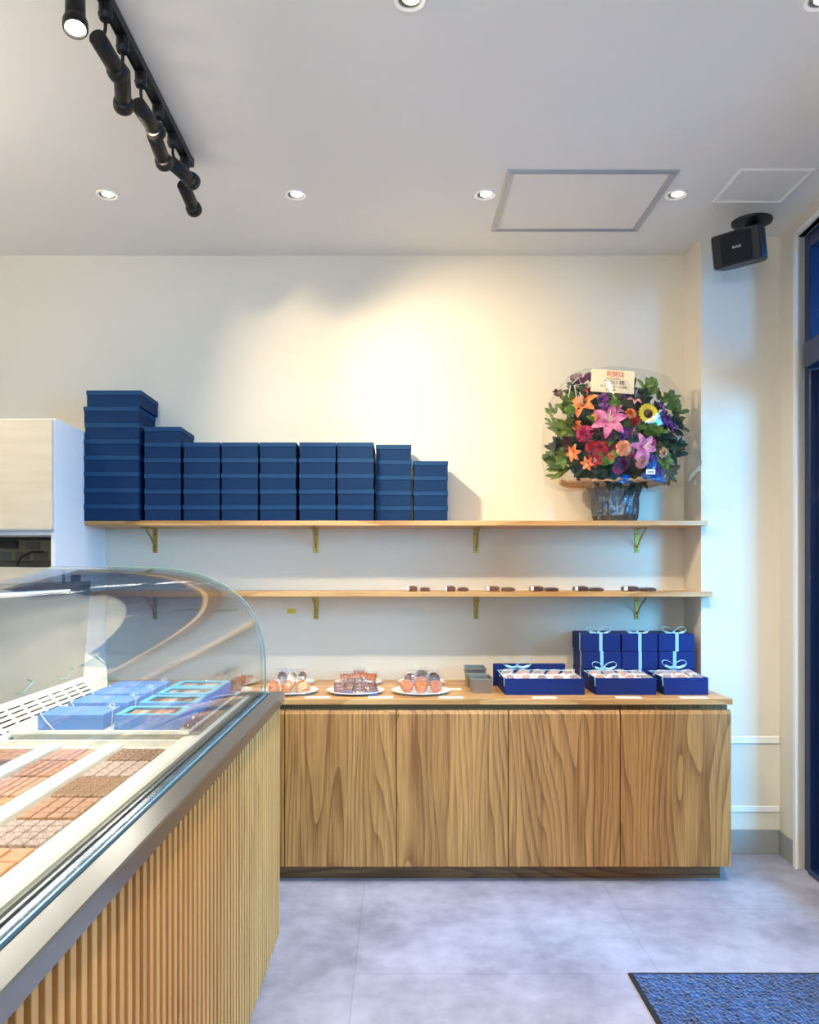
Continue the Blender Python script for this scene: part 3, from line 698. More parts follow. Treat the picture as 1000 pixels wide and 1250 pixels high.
for (cx, ri, kind, nx, ny, desc) in trays:
    xa, xb = CW[cx]; yf, ybk = rowY[ri+1]+.004, rowY[ri]-.004
    t = thing('chocolate_tray', 'white tray of %s chocolates, %s from the far end, %s' % (desc, ORD[ri], colname[cx]), 'tray', ((xa+xb)/2, (yf+ybk)/2, .925), 0, 'chocolate trays in the display case')
    b = BM(); box(b, xa, xb, yf, ybk, .925, .931, .001); obj('base', b, M['trayshade'], t)
    b = BM()
    for q in ((xa, xb, yf, yf+.002), (xa, xb, ybk-.002, ybk), (xa, xa+.002, yf+.002, ybk-.002), (xb-.002, xb, yf+.002, ybk-.002)): box(b, *q, .931, .938)
    obj('rim', b, M['cream'], t)
    w, d = (xb-xa-.006)/nx, (ybk-yf-.006)/ny
    first = None
    for i in range(nx):
        for j in range(ny):
            lb = '%s chocolate on the %s tray from the far end, %s' % (desc, ORD[ri], colname[cx])
            if first is None: o = first = tag(obj('chocolate', choc_bm(kind, w-.0034, d-.0036, .014), CM[kind], None, world=False), lb, 'chocolate', lb.replace('chocolate on', 'chocolates on'))
            else: o = first.copy(); COL.objects.link(o)
            o.location = (xa+.003+w*(i+.5)+random.uniform(-.0008, .0008), yf+.003+d*(j+.5)+random.uniform(-.001, .001), .931); o.rotation_euler = (0, 0, random.uniform(-.025, .025))

# gift cartons on the deck: four closed, four open
ys = [2.414, 2.64, 2.835, 3.01]
wn = ['nearest the camera', 'second nearest the camera', 'third nearest the camera', 'farthest from the camera']
pc = thing('chocolate_box', '', 'box', (0, 0, 0), 0, 'closed blue chocolate boxes on the case deck')
b = BM(); box(b, -.098, .098, 0, .155, 0, .044, .001); obj('base', b, M['caseblue'], pc, world=False)
b = BM(); box(b, -.099, .099, -.001, .156, .032, .0455, .001); ll = obj('lid', b, M['caseblue'], pc, world=False)
b = BM(); box(b, -.012, .012, .078, .080, .0455, .0461); box(b, -.008, .008, .072, .0735, .0455, .0461); obj('logo', b, mat('pale blue print', (150, 180, 214), .5), ll, world=False)
b = BM(); strip(b, [(-.048, -.0025, 0.0), (-.075, -.0025, .03), (-.086, -.0025, .0465), (-.1005, .03, .0470)], .004, (1, 0, .3), .001)
strip(b, [(.055, .1575, .047), (.1005, .10, .047), (.101, .075, .047), (.1015, .068, .02), (.1015, .062, .0)], .004, (.3, 1, 0), .001)
tube(b, [(.07, .15, .047), (.06, .165, .052), (.075, .17, .05), (.08, .15, .047)], .0015, 6)
obj('elastic_ribbon', b, M['ribbonw'], pc, world=False)
for i, y in enumerate(ys):
    o = pc if i == 0 else dup(pc); o.location = (-.985-.003*i, y+.0, .972); o.rotation_euler = (0, 0, (.02, -.015, .01, 0)[i])
    o['label'] = 'closed blue chocolate box with white elastic ribbon, '+wn[i]
po = thing('open_chocolate_box', '', 'box', (0, 0, 0), 0, 'open blue chocolate boxes on the case deck')
b = BM()
box(b, -.098, .098, 0, .155, 0, .026, .001)
for q in ((-.098, .098, 0, .003), (-.098, .098, .152, .155), (-.098, -.095, .003, .152), (.095, .098, .003, .152)): box(b, *q, .026, .044)
obj('body', b, M['caseblue'], po, world=False)
b = BM()
for q in ((-.0965, .0965, .0015, .018), (-.0965, .0965, .137, .1535), (-.0965, -.078, .018, .137), (.078, .0965, .018, .137)): box(b, *q, .040, .0465, .001)
obj('inner_rim', b, M['caseteal'], po, world=False)
cb = [tag(obj('chocolate', choc_bm('plain', .023, .034, .012), CM[k], None, world=False), '', 'chocolate') for k in ('plain', 'dark', 'speckled')]
used = [False]*3
for i, y in enumerate(ys):
    o = po if i == 0 else dup(po); bx, rz = -.757, 0; o.location = (bx, y, .972)
    o['label'] = 'open blue chocolate box with turquoise rim, '+wn[i]
    for a in range(6):
        for c_ in range(3):
            k = (a*2+c_*3+i) % 3
            q = cb[k] if not used[k] else cb[k].copy()
            if used[k]: COL.objects.link(q)
            used[k] = True
            q.location = (bx-.078+.0130+.026*a, y+.018+.0198+.0397*c_, .998)
            q['label'] = 'small assorted chocolate inside the open box %s' % wn[i]; q['group'] = 'assorted chocolates in the open box '+wn[i]

# ------------------------------------------------------------------ wrapped sweets
def wrapper_bm(w, l, h, crimp=.012, seed=0):
    """clear pillow bag with crimped ends; l along y"""
    rnd = random.Random(seed); b = BM(); nx, ny = 8, 12; top, bot = [], []
    for j in range(ny+1):
        y = -l/2+l*j/ny; e = min(1, (l/2-abs(y))/(l*.22)); e = max(0, e)**.6
        rt, rb = [], []
        for i in range(nx+1):
            x = -w/2+w*i/nx; s = max(0, 1-(abs(x)/(w/2))**3)
            zz = h*.5*s*e*(1+rnd.uniform(-.12, .12))
            wob = (.0012*math.sin(i*2.4+j) if e < .3 else 0)
            rt.append(b.verts.new((x, y, h*.5+zz+wob+.0004))); rb.append(b.verts.new((x, y, h*.5-zz*.96+wob-.0004)))
        top.append(rt); bot.append(rb)
    for j in range(ny):
        for i in range(nx):
            b.faces.new((top[j][i], top[j][i+1], top[j+1][i+1], top[j+1][i])); b.faces.new((bot[j][i], bot[j+1][i], bot[j+1][i+1], bot[j][i+1]))
    for j in range(ny):
        for i in (0, nx): b.faces.new((top[j][i], top[j+1][i], bot[j+1][i], bot[j][i]))
    for i in range(nx):
        for j in (0, ny): b.faces.new((top[j][i], bot[j][i], bot[j][i+1], top[j][i+1]))
    return b
PM = {'tan': choc_mat('baked tan pastry', (186, 112, 56), (136, 70, 32), 60), 'dark': choc_mat('dark cocoa pastry', (58, 30, 22), (92, 50, 34), 60),
      'orange': choc_mat('golden orange pastry', (204, 116, 44), (140, 70, 26), 90), 'brown': choc_mat('brown chocolate pastry', (92, 46, 30), (120, 66, 44), 60),
      'pale': mat('pale icing', (232, 196, 140), .5), 'blue': mat('blue printed label', (70, 96, 176), .5), 'cream': mat('cream paper cup', (244, 226, 178), .6)}
def pastry(shape, kind, label, group, stripes=False, extra=None, s=1.0):
    t = thing('wrapped_pastry', label, 'pastry', (0, 0, 0), 0, group)
    b = BM()
    if shape == 'oval':
        lathe(b, [(0, 0), (.016, 0), (.021, .005), (.020, .011), (.012, .0145), (0, .0155)], 20); bmesh.ops.scale(b, vec=(1.0, 1.5, 1), verts=b.verts)
    elif shape == 'round':
        lathe(b, [(0, 0), (.022, 0), (.028, .004), (.0275, .011), (.022, .0135), (0, .0145)], 24)
    elif shape == 'square':
        box(b, -.026, .026, -.026, .026, 0, .013, .003, seg=2)
        for q in range(3):
            for r in range(3): vs = bmesh.ops.create_icosphere(b, subdivisions=1, radius=.007)['verts']; bmesh.ops.translate(b, vec=(-.017+.017*q, -.017+.017*r, .010), verts=vs)
    elif shape == 'shell':
        for q in range(7):
            a = (q-3)*.3; cyl(b, (math.sin(a)*.004, -.026+abs(a)*.008, .006), (math.sin(a)*.025, .026*math.cos(a), .008), .0045, .008, 8)
        lathe(b, [(0, 0), (.018, 0), (.022, .005), (.014, .012), (0, .014)], 18)
    for v in b.verts: v.co *= s
    bd = obj('pastry_body', b, PM[kind], t, True, world=False)
    if stripes:
        b = BM()
        for q in range(3): box(b, -.018, .018, -.012+q*.011, -.008+q*.011, .0135, .0155, .0006, rot=Matrix.Rotation(.5, 4, 'Z'))
        for v in b.verts: v.co *= s
        obj('icing_stripe', b, PM['pale'], bd, world=False)
    if extra == 'blue':
        b = BM(); box(b, -.022, .022, -.04, -.026, .004, .009, .001)
        obj('printed_label', b, PM['blue'], t, world=False)
    if extra == 'cup':
        b = BM(); lathe(b, [(.0, -.001), (.021, -.001), (.030, .008), (.029, .008), (.020, 0), (0, 0)], 24); bmesh.ops.scale(b, vec=(1, 1.35, 1), verts=b.verts)
        obj('paper_cup', b, PM['cream'], t, world=False)
    b = wrapper_bm(.064*s, .088*s, .022*s, seed=len(label)); bmesh.ops.translate(b, vec=(0, 0, -.003), verts=b.verts); obj('clear_wrapper', b, M['wrap'], t, False, world=False)
    return t
def plate_at(px, py, Y, r, label):
    p = at(px, py, Y)
    t = thing('plate', label, 'plate', (p.x, Y, ZT), 0, 'white china plates on the counter')
    b = BM(); lathe(b, [(0, .004), (r*.5, .004), (r*.62, .006), (r*.97, .0165), (r, .0165), (r, .0135), (r*.62, .001), (r*.58, 0), (0, 0)], 56)
    obj('plate_body', b, M['china'], t, True, world=False)
    return p.x, Y
PLS = [ # px, Y, radius, name, shape, kind, stripes, extra, items [(dx, dy, dz, tilt, rz)]
 (354, 3.905, .137, 'front left plate', 'oval', 'tan', False, 'cup'),
 (434, 3.905, .140, 'front middle plate', 'square', 'brown', False, 'blue'),
 (514, 3.905, .142, 'front right plate', 'shell', 'orange', False, None),
 (358, 4.215, .115, 'rear left plate', 'oval', 'dark', False, None),
 (438, 4.215, .125, 'rear middle plate', 'square', 'orange', False, None),
 (515, 4.215, .125, 'rear right plate', 'round', 'dark', False, None),
 (278, 3.905, .137, 'front plate behind the glass', 'round', 'brown', True, None),
 (284, 4.215, .125, 'rear plate behind the glass', 'oval', 'tan', False, 'cup')]
pnames = {('oval', 'tan'): 'oval tan cake', ('square', 'brown'): 'dark brown square cake', ('shell', 'orange'): 'golden shell cake', ('oval', 'dark'): 'dark oval cake',
          ('square', 'orange'): 'orange nut square', ('round', 'dark'): 'round dark cookie', ('round', 'brown'): 'round brown cookie'}
rr_ = random.Random(3)
for pi, (px, Y, r, nm, shp, kd, st, ex) in enumerate(PLS):
    x0, _ = plate_at(px, 840, Y, r, 'round white china %s holding clear wrapped %ss' % (nm, pnames[(shp, kd)]))
    n = (3, 4, 3, 3, 4, 3, 3, 3)[pi]; m = (1, 2, 1, 0, 1, 1, 2, 2)[pi]
    proto_p = None
    sc = (1.32, 1.05, 1.38, 1.2, 1.08, 1.15, 1.15, 1.2)[pi]
    items = []
    for i in range(n):
        xx = (-.5*(n-1)+i)*(r*1.42/n)
        items.append((xx+rr_.uniform(-.004, .004), (-.062 if pi not in (3, 4, 5) else -.03)+rr_.uniform(-.006, .006), .014+rr_.uniform(0, .006), math.radians(rr_.uniform(38, 66)), rr_.uniform(-.5, .5)))
    for i in range(m):
        xx = (-.5*(m-1)+i)*.055
        items.append((xx, .030, .024, math.radians(58), rr_.uniform(-.5, .5)))
    for i, (dx, dy, dz, tl, rz) in enumerate(items):
        row = 'front' if i < n else 'back'; ii = i if i < n else i-n; nn = n if i < n else m
        pos = 'middle' if nn == 1 else 'leftmost' if ii == 0 else 'rightmost' if ii == nn-1 else ('second' if ii == 1 else 'third')+' from the left'
        strp = (st or (pi == 0 and i == 2))
        lb = '%s%s, %s, %s row, %s' % (('striped ' if strp else ''), pnames[(shp, kd)], pos, row, nm)
        gname = 'wrapped pastries on the '+nm.split(',')[0]
        if pi == 0 and i == 2: o = pastry('round', 'orange', lb, gname, True, 'cup', sc)
        elif proto_p is None: o = proto_p = pastry(shp, kd, lb, gname, st, ex, sc)
        else: o = dup(proto_p, lb, gname)
        o.location = (x0+dx, Y+dy, ZT+.012+dz); o.rotation_euler = (tl, 0, rz)
# price cards lying on the counter
for i, (a, c_, yy, lb) in enumerate([(373, 403, 3.76, 'in front of the left front plate'), (450, 480, 3.76, 'in front of the middle front plate'), (536, 565, 3.755, 'in front of the plate nearest the tins'),
        (549, 563, 4.02, 'between the plates and the loaf tins'), (650, 679, 3.752, 'in front of the largest blue box'), (752, 783, 3.752, 'in front of the middle blue box'), (830, 863, 3.752, 'in front of the smallest blue box')]):
    x0, x1 = (a-486)*yy/F, (c_-486)*yy/F
    b = BM(); box(b, x0, x1, yy-.02, yy+.022, ZT, ZT+.0015)
    tag(obj('price_card', b, M['card']), 'white price card lying flat '+lb, 'card', 'white price cards on the counter')

# wrapped bars on the lower shelf
bars = [(497, 526, 'brown'), (543, 573, 'brown'), (594, 630, 'brown'), (648, 683, 'dark'), (702, 738, 'dark'), (762, 802, 'dark')]
for i, (a, c_, kd) in enumerate(bars):
    pr = None
    for j in range(2):
        w_ = (c_-a)/2-1; l_ = a+j*(w_+2)
        x = (l_+w_/2-486)*4.10/F; ww = w_*4.10/F
        o = thing('chocolate_bar', 'wrapped chocolate bar on the lower shelf, %s of the %s pair from the left' % ('left one' if j == 0 else 'right one', ORD[i]), 'chocolate bar', (x, 4.085, ZL), 0, 'wrapped bars on the lower shelf')
        hh = .021 if j == 0 else .014
        b = BM(); box(b, -ww*.42, ww*.42, .004, .10, .002, hh, .002); 
        for q in range(3): box(b, -ww*.38, ww*.38, .012+.03*q, .034+.03*q, hh, hh+.003, .001)
        obj('bar', b, PM[kd], o, world=False)
        b = wrapper_bm(ww, .125, hh+.007, seed=i*2+j); bmesh.ops.translate(b, vec=(0, .055, 0), verts=b.verts); obj('clear_wrapper', b, M['wrap'], o, world=False)
        if j == 0:
            b = BM(); box(b, -ww*.5, -ww*.32, -.002, .02, .004, hh+.003, .001); obj('paper_tag', b, M['card'], o, world=False)

# wrapped bars beside the open boxes in the case
for i in range(7):
    o = thing('wrapped_bar', 'small purple-brown wrapped bar right of the open boxes, %s from the near end' % ORD[i], 'sweet', (-.636, 2.46+i*.1, .972), 0, 'wrapped bars along the case deck edge')
    b = BM(); box(b, -.011, .009, -.036, .036, .003, .013, .002); obj('bar', b, choc_mat('plum bar', (110, 80, 110), (80, 60, 110)) if i == 0 else bpy.data.materials['plum bar'], o, world=False)
    b = wrapper_bm(.026, .09, .018, seed=i); obj('clear_wrapper', b, M['wrap'], o, world=False)

# ------------------------------------------------------------------ loaf tins
def tin(label, loc):
    t = thing('loaf_tin', label, 'tin', loc, 0, 'grey metal loaf tins on the counter')
    wt, wb, d, h = .104, .086, .175, .071
    def ring(sx, y0, y1, z): return [(-sx/2, y0, z), (sx/2, y0, z), (sx/2, y1, z), (-sx/2, y1, z)]
    b = BM()
    O0 = [b.verts.new(p) for p in ring(wb, .009, d-.009, 0)]; O1 = [b.verts.new(p) for p in ring(wt-.006, .003, d-.003, h-.004)]
    R0 = [b.verts.new(p) for p in ring(wt, 0, d, h-.004)]; R1 = [b.verts.new(p) for p in ring(wt, 0, d, h)]
    I1 = [b.verts.new(p) for p in ring(wt-.009, .0045, d-.0045, h)]; I0 = [b.verts.new(p) for p in ring(wb-.003, .0105, d-.0105, .0015)]
    seq = [O0, O1, R0, R1, I1, I0]
    for A_, B_ in zip(seq, seq[1:]):
        for k in range(4): b.faces.new((A_[k], A_[(k+1) % 4], B_[(k+1) % 4], B_[k]))
    b.faces.new(O0); b.faces.new(I0)
    obj('tin_body', b, M['tin'], t, world=False)
    b = BM(); tube(b, [(-wt/2, 0, h-.001), (wt/2, 0, h-.001), (wt/2, d, h-.001), (-wt/2, d, h-.001), (-wt/2, 0, h-.001)], .0018, 6); obj('rolled_rim', b, M['tin'], t, True, world=False)
x = (589-486)*3.87/F
tin('grey metal loaf tin in front, beside the largest blue box', (x, 3.872, ZT))
tin('grey loaf tin behind, lower of the nested pair', (x-.008, 4.075, ZT))
tin('grey loaf tin behind, nested on top of another', (x-.008, 4.076, ZT+.024))

# ------------------------------------------------------------------ blue hampers and gift boxes on the counter
def bow(b, c, s, ax=(1, 0, 0)):
    """two loops and two tails"""
    c = Vector(c)
    for sg in (-1, 1):
        pts = []
        for k in range(13):
            a = 2*PI*k/12
            pts.append(c+Vector((sg*(1-math.cos(a))*.5*s, -.004+.006*math.sin(a), math.sin(a)*.30*s+(1-math.cos(a))*.16*s)))
        strip(b, pts, .012, (0, 1, .15), .001)
        strip(b, [c, c+Vector((sg*s*.35, -.012, -.004)), c+Vector((sg*s*.8, -.014, .006))], .010, (0, .5, 1), .001)
    box(b, c.x-.006, c.x+.006, c.y-.008, c.y+.004, c.z-.006, c.z+.008, .002)
def hamper(pa, pb, Y, d, h, label, lid_h, bow_px, seed, skew=0):
    x0, x1 = (pa-486)*Y/F, (pb-486)*Y/F
    t = thing('gift_hamper', label, 'gift box', ((x0+x1)/2, Y+d/2, ZT), 0, 'open blue gift boxes of treats')
    tk = .004
    b = BM(); box(b, x0, x1, Y, Y+d, ZT, ZT+.004)
    for q in ((x0, x1, Y, Y+tk), (x0, x1, Y+d-tk, Y+d), (x0, x0+tk, Y+tk, Y+d-tk), (x1-tk, x1, Y+tk, Y+d-tk)): box(b, *q, ZT+.004, ZT+h, .0008)
    obj('box_body', b, M['royal'], t)
    b = BM(); z = ZT+h-.016; nx_, ny_ = 24, 14
    g = [[b.verts.new((x0+tk+.001+(x1-x0-2*tk-.002)*i/nx_, Y+tk+.001+(d-2*tk-.002)*j/ny_, z+.012*noise.noise(Vector((i*.5, j*.6, seed))))) for j in range(ny_+1)] for i in range(nx_+1)]
    for i in range(nx_):
        for j in range(ny_): b.faces.new((g[i][j], g[i+1][j], g[i+1][j+1], g[i][j+1]))
    obj('tissue_lining', b, M['tissue'], t)
    # ribbon band and bow on the back wall of the box
    b = BM(); bx = (bow_px[0]-486)*(Y+d)/F; bz = HC-(bow_px[1]-697)*(Y+d)/F
    ls = BM()
    if lid_h: box(ls, x0-.018, x1-.03, Y+d+.003, Y+d+.04, ZT, ZT+lid_h, .001); obj('lid', ls, M['royal'], t)
    else: ls.free()
    strip(b, [(x0-.0015, Y+.01, ZT+h*.5), (x0-.0015, Y+.02, ZT+h+.002), (x0+.002, Y+d*.98, ZT+h+.004)], .006, (0, 1, 0) if False else (1, .3, 0), .001)
    strip(b, [(x0-.001, Y+d-.003, ZT+h+.003), (bx, Y+d-.004, ZT+h+.006), (x1-.02, Y+d-.003, ZT+h+.003)], .006, (0, 1, .4), .001)
    obj('ribbon_band', b, M['ribbon'], t)
    b = BM(); bow(b, (bx, Y+d-.01, bz), .075 if pb-pa > 80 else .062); obj('ribbon_bow', b, M['ribbon'], t, False)
    return x0, x1, z
H = [(616.7, 714, 3.835, .30, .078, 'largest open royal blue gift box of wrapped treats beside the loaf tins', .112, (631, 813), 1, 9, 'largest'),
     (728, 801.5, 3.835, .26, .080, 'middle-sized open royal blue gift box of wrapped treats with bow', 0, (737, 815), 5, 6, 'middle'),
     (811, 865, 3.835, .24, .082, 'smallest open royal blue gift box of wrapped treats at the counter end', 0, (822, 813), 9, 5, 'smallest')]
kinds = ['tan', 'brown', 'orange', 'dark']
pk = {}
for kd in kinds:
    t = thing('treat_packet', '', 'treat')
    b = BM(); box(b, -.017, .017, -.019, .019, .003, .015, .004, seg=2); obj('cookie', b, PM[kd], t, True, world=False)
    b = wrapper_bm(.062, .085, .022, seed=ord(kd[0])); obj('clear_wrapper', b, M['frost'], t, world=False)
    b = BM(); box(b, -.016, .016, -.0405, -.027, .009, .012); obj('paper_label', b, M['card'], t, world=False)
    pk[kd] = [t, False]
cnt = 0
for (pa, pb_, Y, d, h, lb, lh, bp_, sd, n, nm) in H:
    x0, x1, z = hamper(pa, pb_, Y, d, h, lb, lh, bp_, sd)
    nxk = max(3, n//2+1)
    for i in range(nxk):
        for j in range(2):
            kd = kinds[(i+j*2+n) % 4]; src = pk[kd]
            o = src[0] if not src[1] else dup(src[0]); src[1] = True; cnt += 1
            o.location = (x0+.035+(x1-x0-.07)*i/(nxk-1), Y+d*(.24+.42*j), z+.004+.004*j); o.rotation_euler = (rr_.uniform(.1, .35), rr_.uniform(-.1, .1), rr_.uniform(-.6, .6))
            pos = 'leftmost' if i == 0 else 'rightmost' if i == nxk-1 else ORD[i]+' from the left'
            o['label'] = 'wrapped treat in the %s blue box, %s in the %s row' % (nm, pos, 'front' if j == 0 else 'back'); o['group'] = 'wrapped treats in the %s blue gift box' % nm
for kd in kinds:
    if not pk[kd][1]:
        for c in list(children(pk[kd][0])): bpy.data.objects.remove(c)
        bpy.data.objects.remove(pk[kd][0])
# ribboned boxes stacked three high, three across
YG = 4.10
gx = [(711.5, 758.5), (759.5, 803.5), (804.5, 848.5)]
gp0 = None
for ci, (a, c_) in enumerate(gx):
    x0, x1 = (a-486)*YG/F, (c_-486)*YG/F; w = x1-x0-.002
    for k in range(3):
        pos = ('bottom', 'middle', 'top')[k]
        t = thing('ribboned_box', 'royal blue box with pale blue ribbon, %s of the %s column' % (pos, ('left', 'middle', 'right')[ci]), 'gift box', ((x0+x1)/2+(0, .003, -.002)[k]*(1 if ci == 0 else .3), YG+random.uniform(0, .004), ZT+k*.0905), 0, 'ribboned blue boxes stacked at the counter end')
        b = BM(); box(b, -w/2, w/2, 0, .235, 0, .089, .002); obj('wrapped_body', b, M['royal'], t, world=False)
        b = BM(); rx = (.5*(736+739)-486)*YG/F-(x0+x1)/2 if ci == 0 else 0
        rx = (-.003, -.0, .002 if k == 2 else -.012)[ci]
        for q in (-.008,): box(b, rx+q, rx+.016+q, -.0015, 0, 0, .0895)
        box(b, rx-.008, rx+.008, 0, .235, .089, .0903)
        if ci == 0: box(b, -w/2-.0012, -w/2, .05, .062, 0, .0895)
        obj('ribbon', b, M['ribbon'], t, world=False)
        if k == 2:
            b = BM(); bow(b, (rx, .05, .092), .062); obj('ribbon_bow', b, M['ribbon'], t, world=False)

# ------------------------------------------------------------------ flower arrangement
FA = thing('flower_arrangement', 'large wrapped basket of mixed flowers with congratulation card, on the upper shelf', 'flowers', (at(754, 600, 4.15).x, 4.15, ZU))
FX = FA.location.x
b = BM(); pr_ = [(0, 0), (.098, 0), (.104, .01), (.112, .10), (.132, .16), (.15, .195)]
lathe(b, [(0, 0), (.10, 0), (.112, .16), (.104, .16), (.092, .01), (0, .01)], 40, (FX, 4.2, ZU)); 
for v in b.verts: v.co.y = 4.2+(v.co.y-4.2)*.95
obj('basket', b, mat('dark woven basket', (58, 58, 66), .7), FA)
b = BM(); seg = 64; rings = []
for (r, z) in [(.106, 0), (.116, .03), (.118, .08), (.122, .13), (.135, .17), (.16, .2)]:
    rings.append([b.verts.new((FX+(r+.012*noise.noise(Vector((k*.55, z*22, 1))))*math.cos(2*PI*k/seg), 4.2+(r+.012*noise.noise(Vector((k*.55, z*22, 1))))*.95*math.sin(2*PI*k/seg), ZU+z)) for k in range(seg)])
for a, c_ in zip(rings, rings[1:]):
    for k in range(seg): b.faces.new((a[k], a[(k+1) % seg], c_[(k+1) % seg], c_[k]))
bmesh.ops.solidify(b, geom=list(b.faces), thickness=.0015)
obj('silver_wrap', b, M['foil'], FA, False)
# peach paper frill
b = BM(); rows = []
for (r, z, wv) in [(.12, .175, .0), (.19, .195, .012), (.27, .195, .007), (.285, .205, .012)]:
    rows.append([b.verts.new((FX-.01+r*math.cos(2*PI*k/90), 4.17+min(.188, r*.78)*math.sin(2*PI*k/90), ZU+z+wv*math.sin(k*2.3)*.5+wv*1.6*noise.noise(Vector((k*.7, r*9, 0))))) for k in range(90)])
for a, c_ in zip(rows, rows[1:]):
    for k in range(90): b.faces.new((a[k], a[(k+1) % 90], c_[(k+1) % 90], c_[k]))
bmesh.ops.solidify(b, geom=list(b.faces), thickness=.001)
obj('paper_frill', b, mat('peach crepe paper', (228, 190, 148), .7), FA)
# dark leafy heart that carries the blooms
def petal(b, base, dirv, up, length, width, curl=.3, cup=.2, n=7, m=4, tip=1.0, ruf=0):
    """curved petal blade from base along dirv, curling away from up"""
    dirv = Vector(dirv).normalized(); up = Vector(up); up = (up-dirv*up.dot(dirv)).normalized(); side = dirv.cross(up)
    rows = []
    for i in range(n+1):
        t = i/n; wd = width*(math.sin(PI*min(1, .06+t*.94*tip))**.75)*.5 if tip == 1 else width*.5*math.sin(PI*(.08+.62*t))
        c0 = Vector(base)+dirv*length*(t-curl*.25*t**3)+up*length*(.35*t-curl*1.1*t*t)
        row = []
        for j in range(-m, m+1):
            s = j/m
            row.append(b.verts.new(c0+side*wd*s+up*(cup*wd*s*s+ruf*math.sin(j*2.3+i*1.9)*t)))
        rows.append(row)
    for i in range(n):
        for j in range(2*m): b.faces.new((rows[i][j], rows[i+1][j], rows[i+1][j+1], rows[i][j+1]))
def frame(n):
    n = Vector(n).normalized(); u = n.cross(Vector((0, 0, 1))); 
    if u.length < .05: u = n.cross(Vector((1, 0, 0)))
    u.normalize(); return n, u, n.cross(u)
def fmat(name, c1, c2, scale=40):
    m = vary(mat(name, c1, .55, spec=.3), c1, c2, scale, 2); bsdf(m).inputs['Subsurface Weight'].default_value = 0; return m  # dark-to-light colour noise stands in for shading among the petals
FM = {'lily': fmat('pink lily petal', (186, 70, 128), (222, 140, 180), 30), 'yellow': fmat('yellow petal', (240, 196, 24), (250, 216, 60)), 'seed': fmat('dark seed head', (46, 26, 12), (80, 48, 20), 120),
      'orange': fmat('orange petal', (206, 84, 34), (236, 156, 96), 40), 'red': fmat('deep red petal', (120, 6, 26), (196, 26, 44)), 'magenta': fmat('magenta petal', (126, 6, 52), (200, 40, 104)),
      'peach': fmat('peach petal', (236, 150, 110), (246, 186, 140)), 'pink': fmat('soft pink petal', (226, 136, 136), (238, 170, 160)), 'purple': fmat('purple petal', (86, 36, 110), (122, 66, 146)),
      'plum': fmat('dark plum petal', (70, 20, 52), (104, 30, 70)), 'green': fmat('green leaf', (40, 68, 20), (108, 130, 48), 14), 'lime': fmat('lime green leaf', (74, 116, 34), (120, 154, 60), 20),
      'dkgreen': fmat('dark green leaf', (16, 32, 16), (38, 58, 26), 14), 'burg': fmat('burgundy foliage', (58, 22, 30), (86, 44, 38), 20), 'white': fmat('ivory stamen', (240, 226, 200), (250, 240, 220))}
RX, RZ = .315, .30
CX, CZ = FX-.004, ZU+.42
def surf(px, py, lift=0):
    """point and outward normal on the flattened dome of blooms"""
    X = (px-486)*4.03/F; Z = HC-(py-697)*4.03/F
    u, v = (X-CX)/RX, (Z-CZ)/RZ; q = max(0, 1-u*u-v*v); y = 4.15-.135*math.sqrt(q)-lift
    X = (px-486)*y/F; Z = HC-(py-697)*y/F
    n = Vector((u*.75, -max(.35, math.sqrt(q)), v*.75+.05)).normalized()
    return Vector((X, y, Z)), n
def lily(px, py, s, kind='lily', lift=.02, spin=0, name='lily'):
    p, n = surf(px, py, lift); n, u, w = frame(n); b = BM()
    for k in range(6):
        a = spin+k*PI/3; d = (u*math.cos(a)+w*math.sin(a)); petal(b, p-n*.01, d*.9+n*.42, n, s, s*.42, .55, .25)
    f = obj(name, b, FM[kind], FA, True)
    b = BM()
    for k in range(6):
        a = spin+.5+k*PI/3; d = (u*math.cos(a)+w*math.sin(a)); tube(b, [p, p+n*s*.35+d*s*.1, p+n*s*.55+d*s*.22], s*.012, 5)
    tube(b, [p, p+n*s*.4+w*s*-.15, p+n*s*.6+w*s*-.3], s*.03, 6); obj('stamen', b, FM['white'], f, True)
def rose(px, py, s, kind, lift=.01, name='rose', ruffled=False):
    s *= .70
    p, n = surf(px, py, lift); n, u, w = frame(n); b = BM(); rnd = random.Random(int(px*py))
    rings_ = [(8, 3), (26, 5), (46, 6), (66, 7), (86, 8)] if not ruffled else [(6, 4), (20, 7), (36, 10), (52, 12), (70, 13), (88, 13)]
    for li, (th, cnt_) in enumerate(rings_):
        th = math.radians(th)
        for k in range(cnt_):
            a = 2*PI*k/cnt_+li*.9+rnd.uniform(-.15, .15); d = u*math.cos(a)+w*math.sin(a)
            dr = n*math.cos(th)+d*math.sin(th); inn = n*math.sin(th)-d*math.cos(th)
            petal(b, p-n*s*.25+d*s*.05*li, dr, inn, s*(.82+.06*li), s*(.75 if not ruffled else .42), .45, .45, 5, 3, .65, s*(.012 if not ruffled else .06))
    obj(name, b, FM[kind], FA, True)
def leaves(px, py, n_, ln, wd, kind, spread, a0, lift=0.0, name='foliage', stem=True):
    b = BM(); rnd = random.Random(int(px*7+py)); p, n = surf(px, py, lift); n, u, w = frame(n)
    X = Vector((1, 0, 0)); Z = Vector((0, 0, 1))
    for k in range(n_):
        a = a0+rnd.uniform(-spread, spread); d = X*math.cos(a)+Z*math.sin(a)+Vector((0, -.25+rnd.uniform(-.25, .25), 0))
        q = p+Vector((rnd.uniform(-1, 1), rnd.uniform(-.3, .2), rnd.uniform(-1, 1)))*ln*.4
        petal(b, q, d, Vector((rnd.uniform(-.5, .5), -1, rnd.uniform(-.2, .6))), ln*rnd.uniform(.75, 1.1), wd*rnd.uniform(.8, 1.2), .35, .3, 6, 2)
    obj(name, b, FM[kind], FA, True)
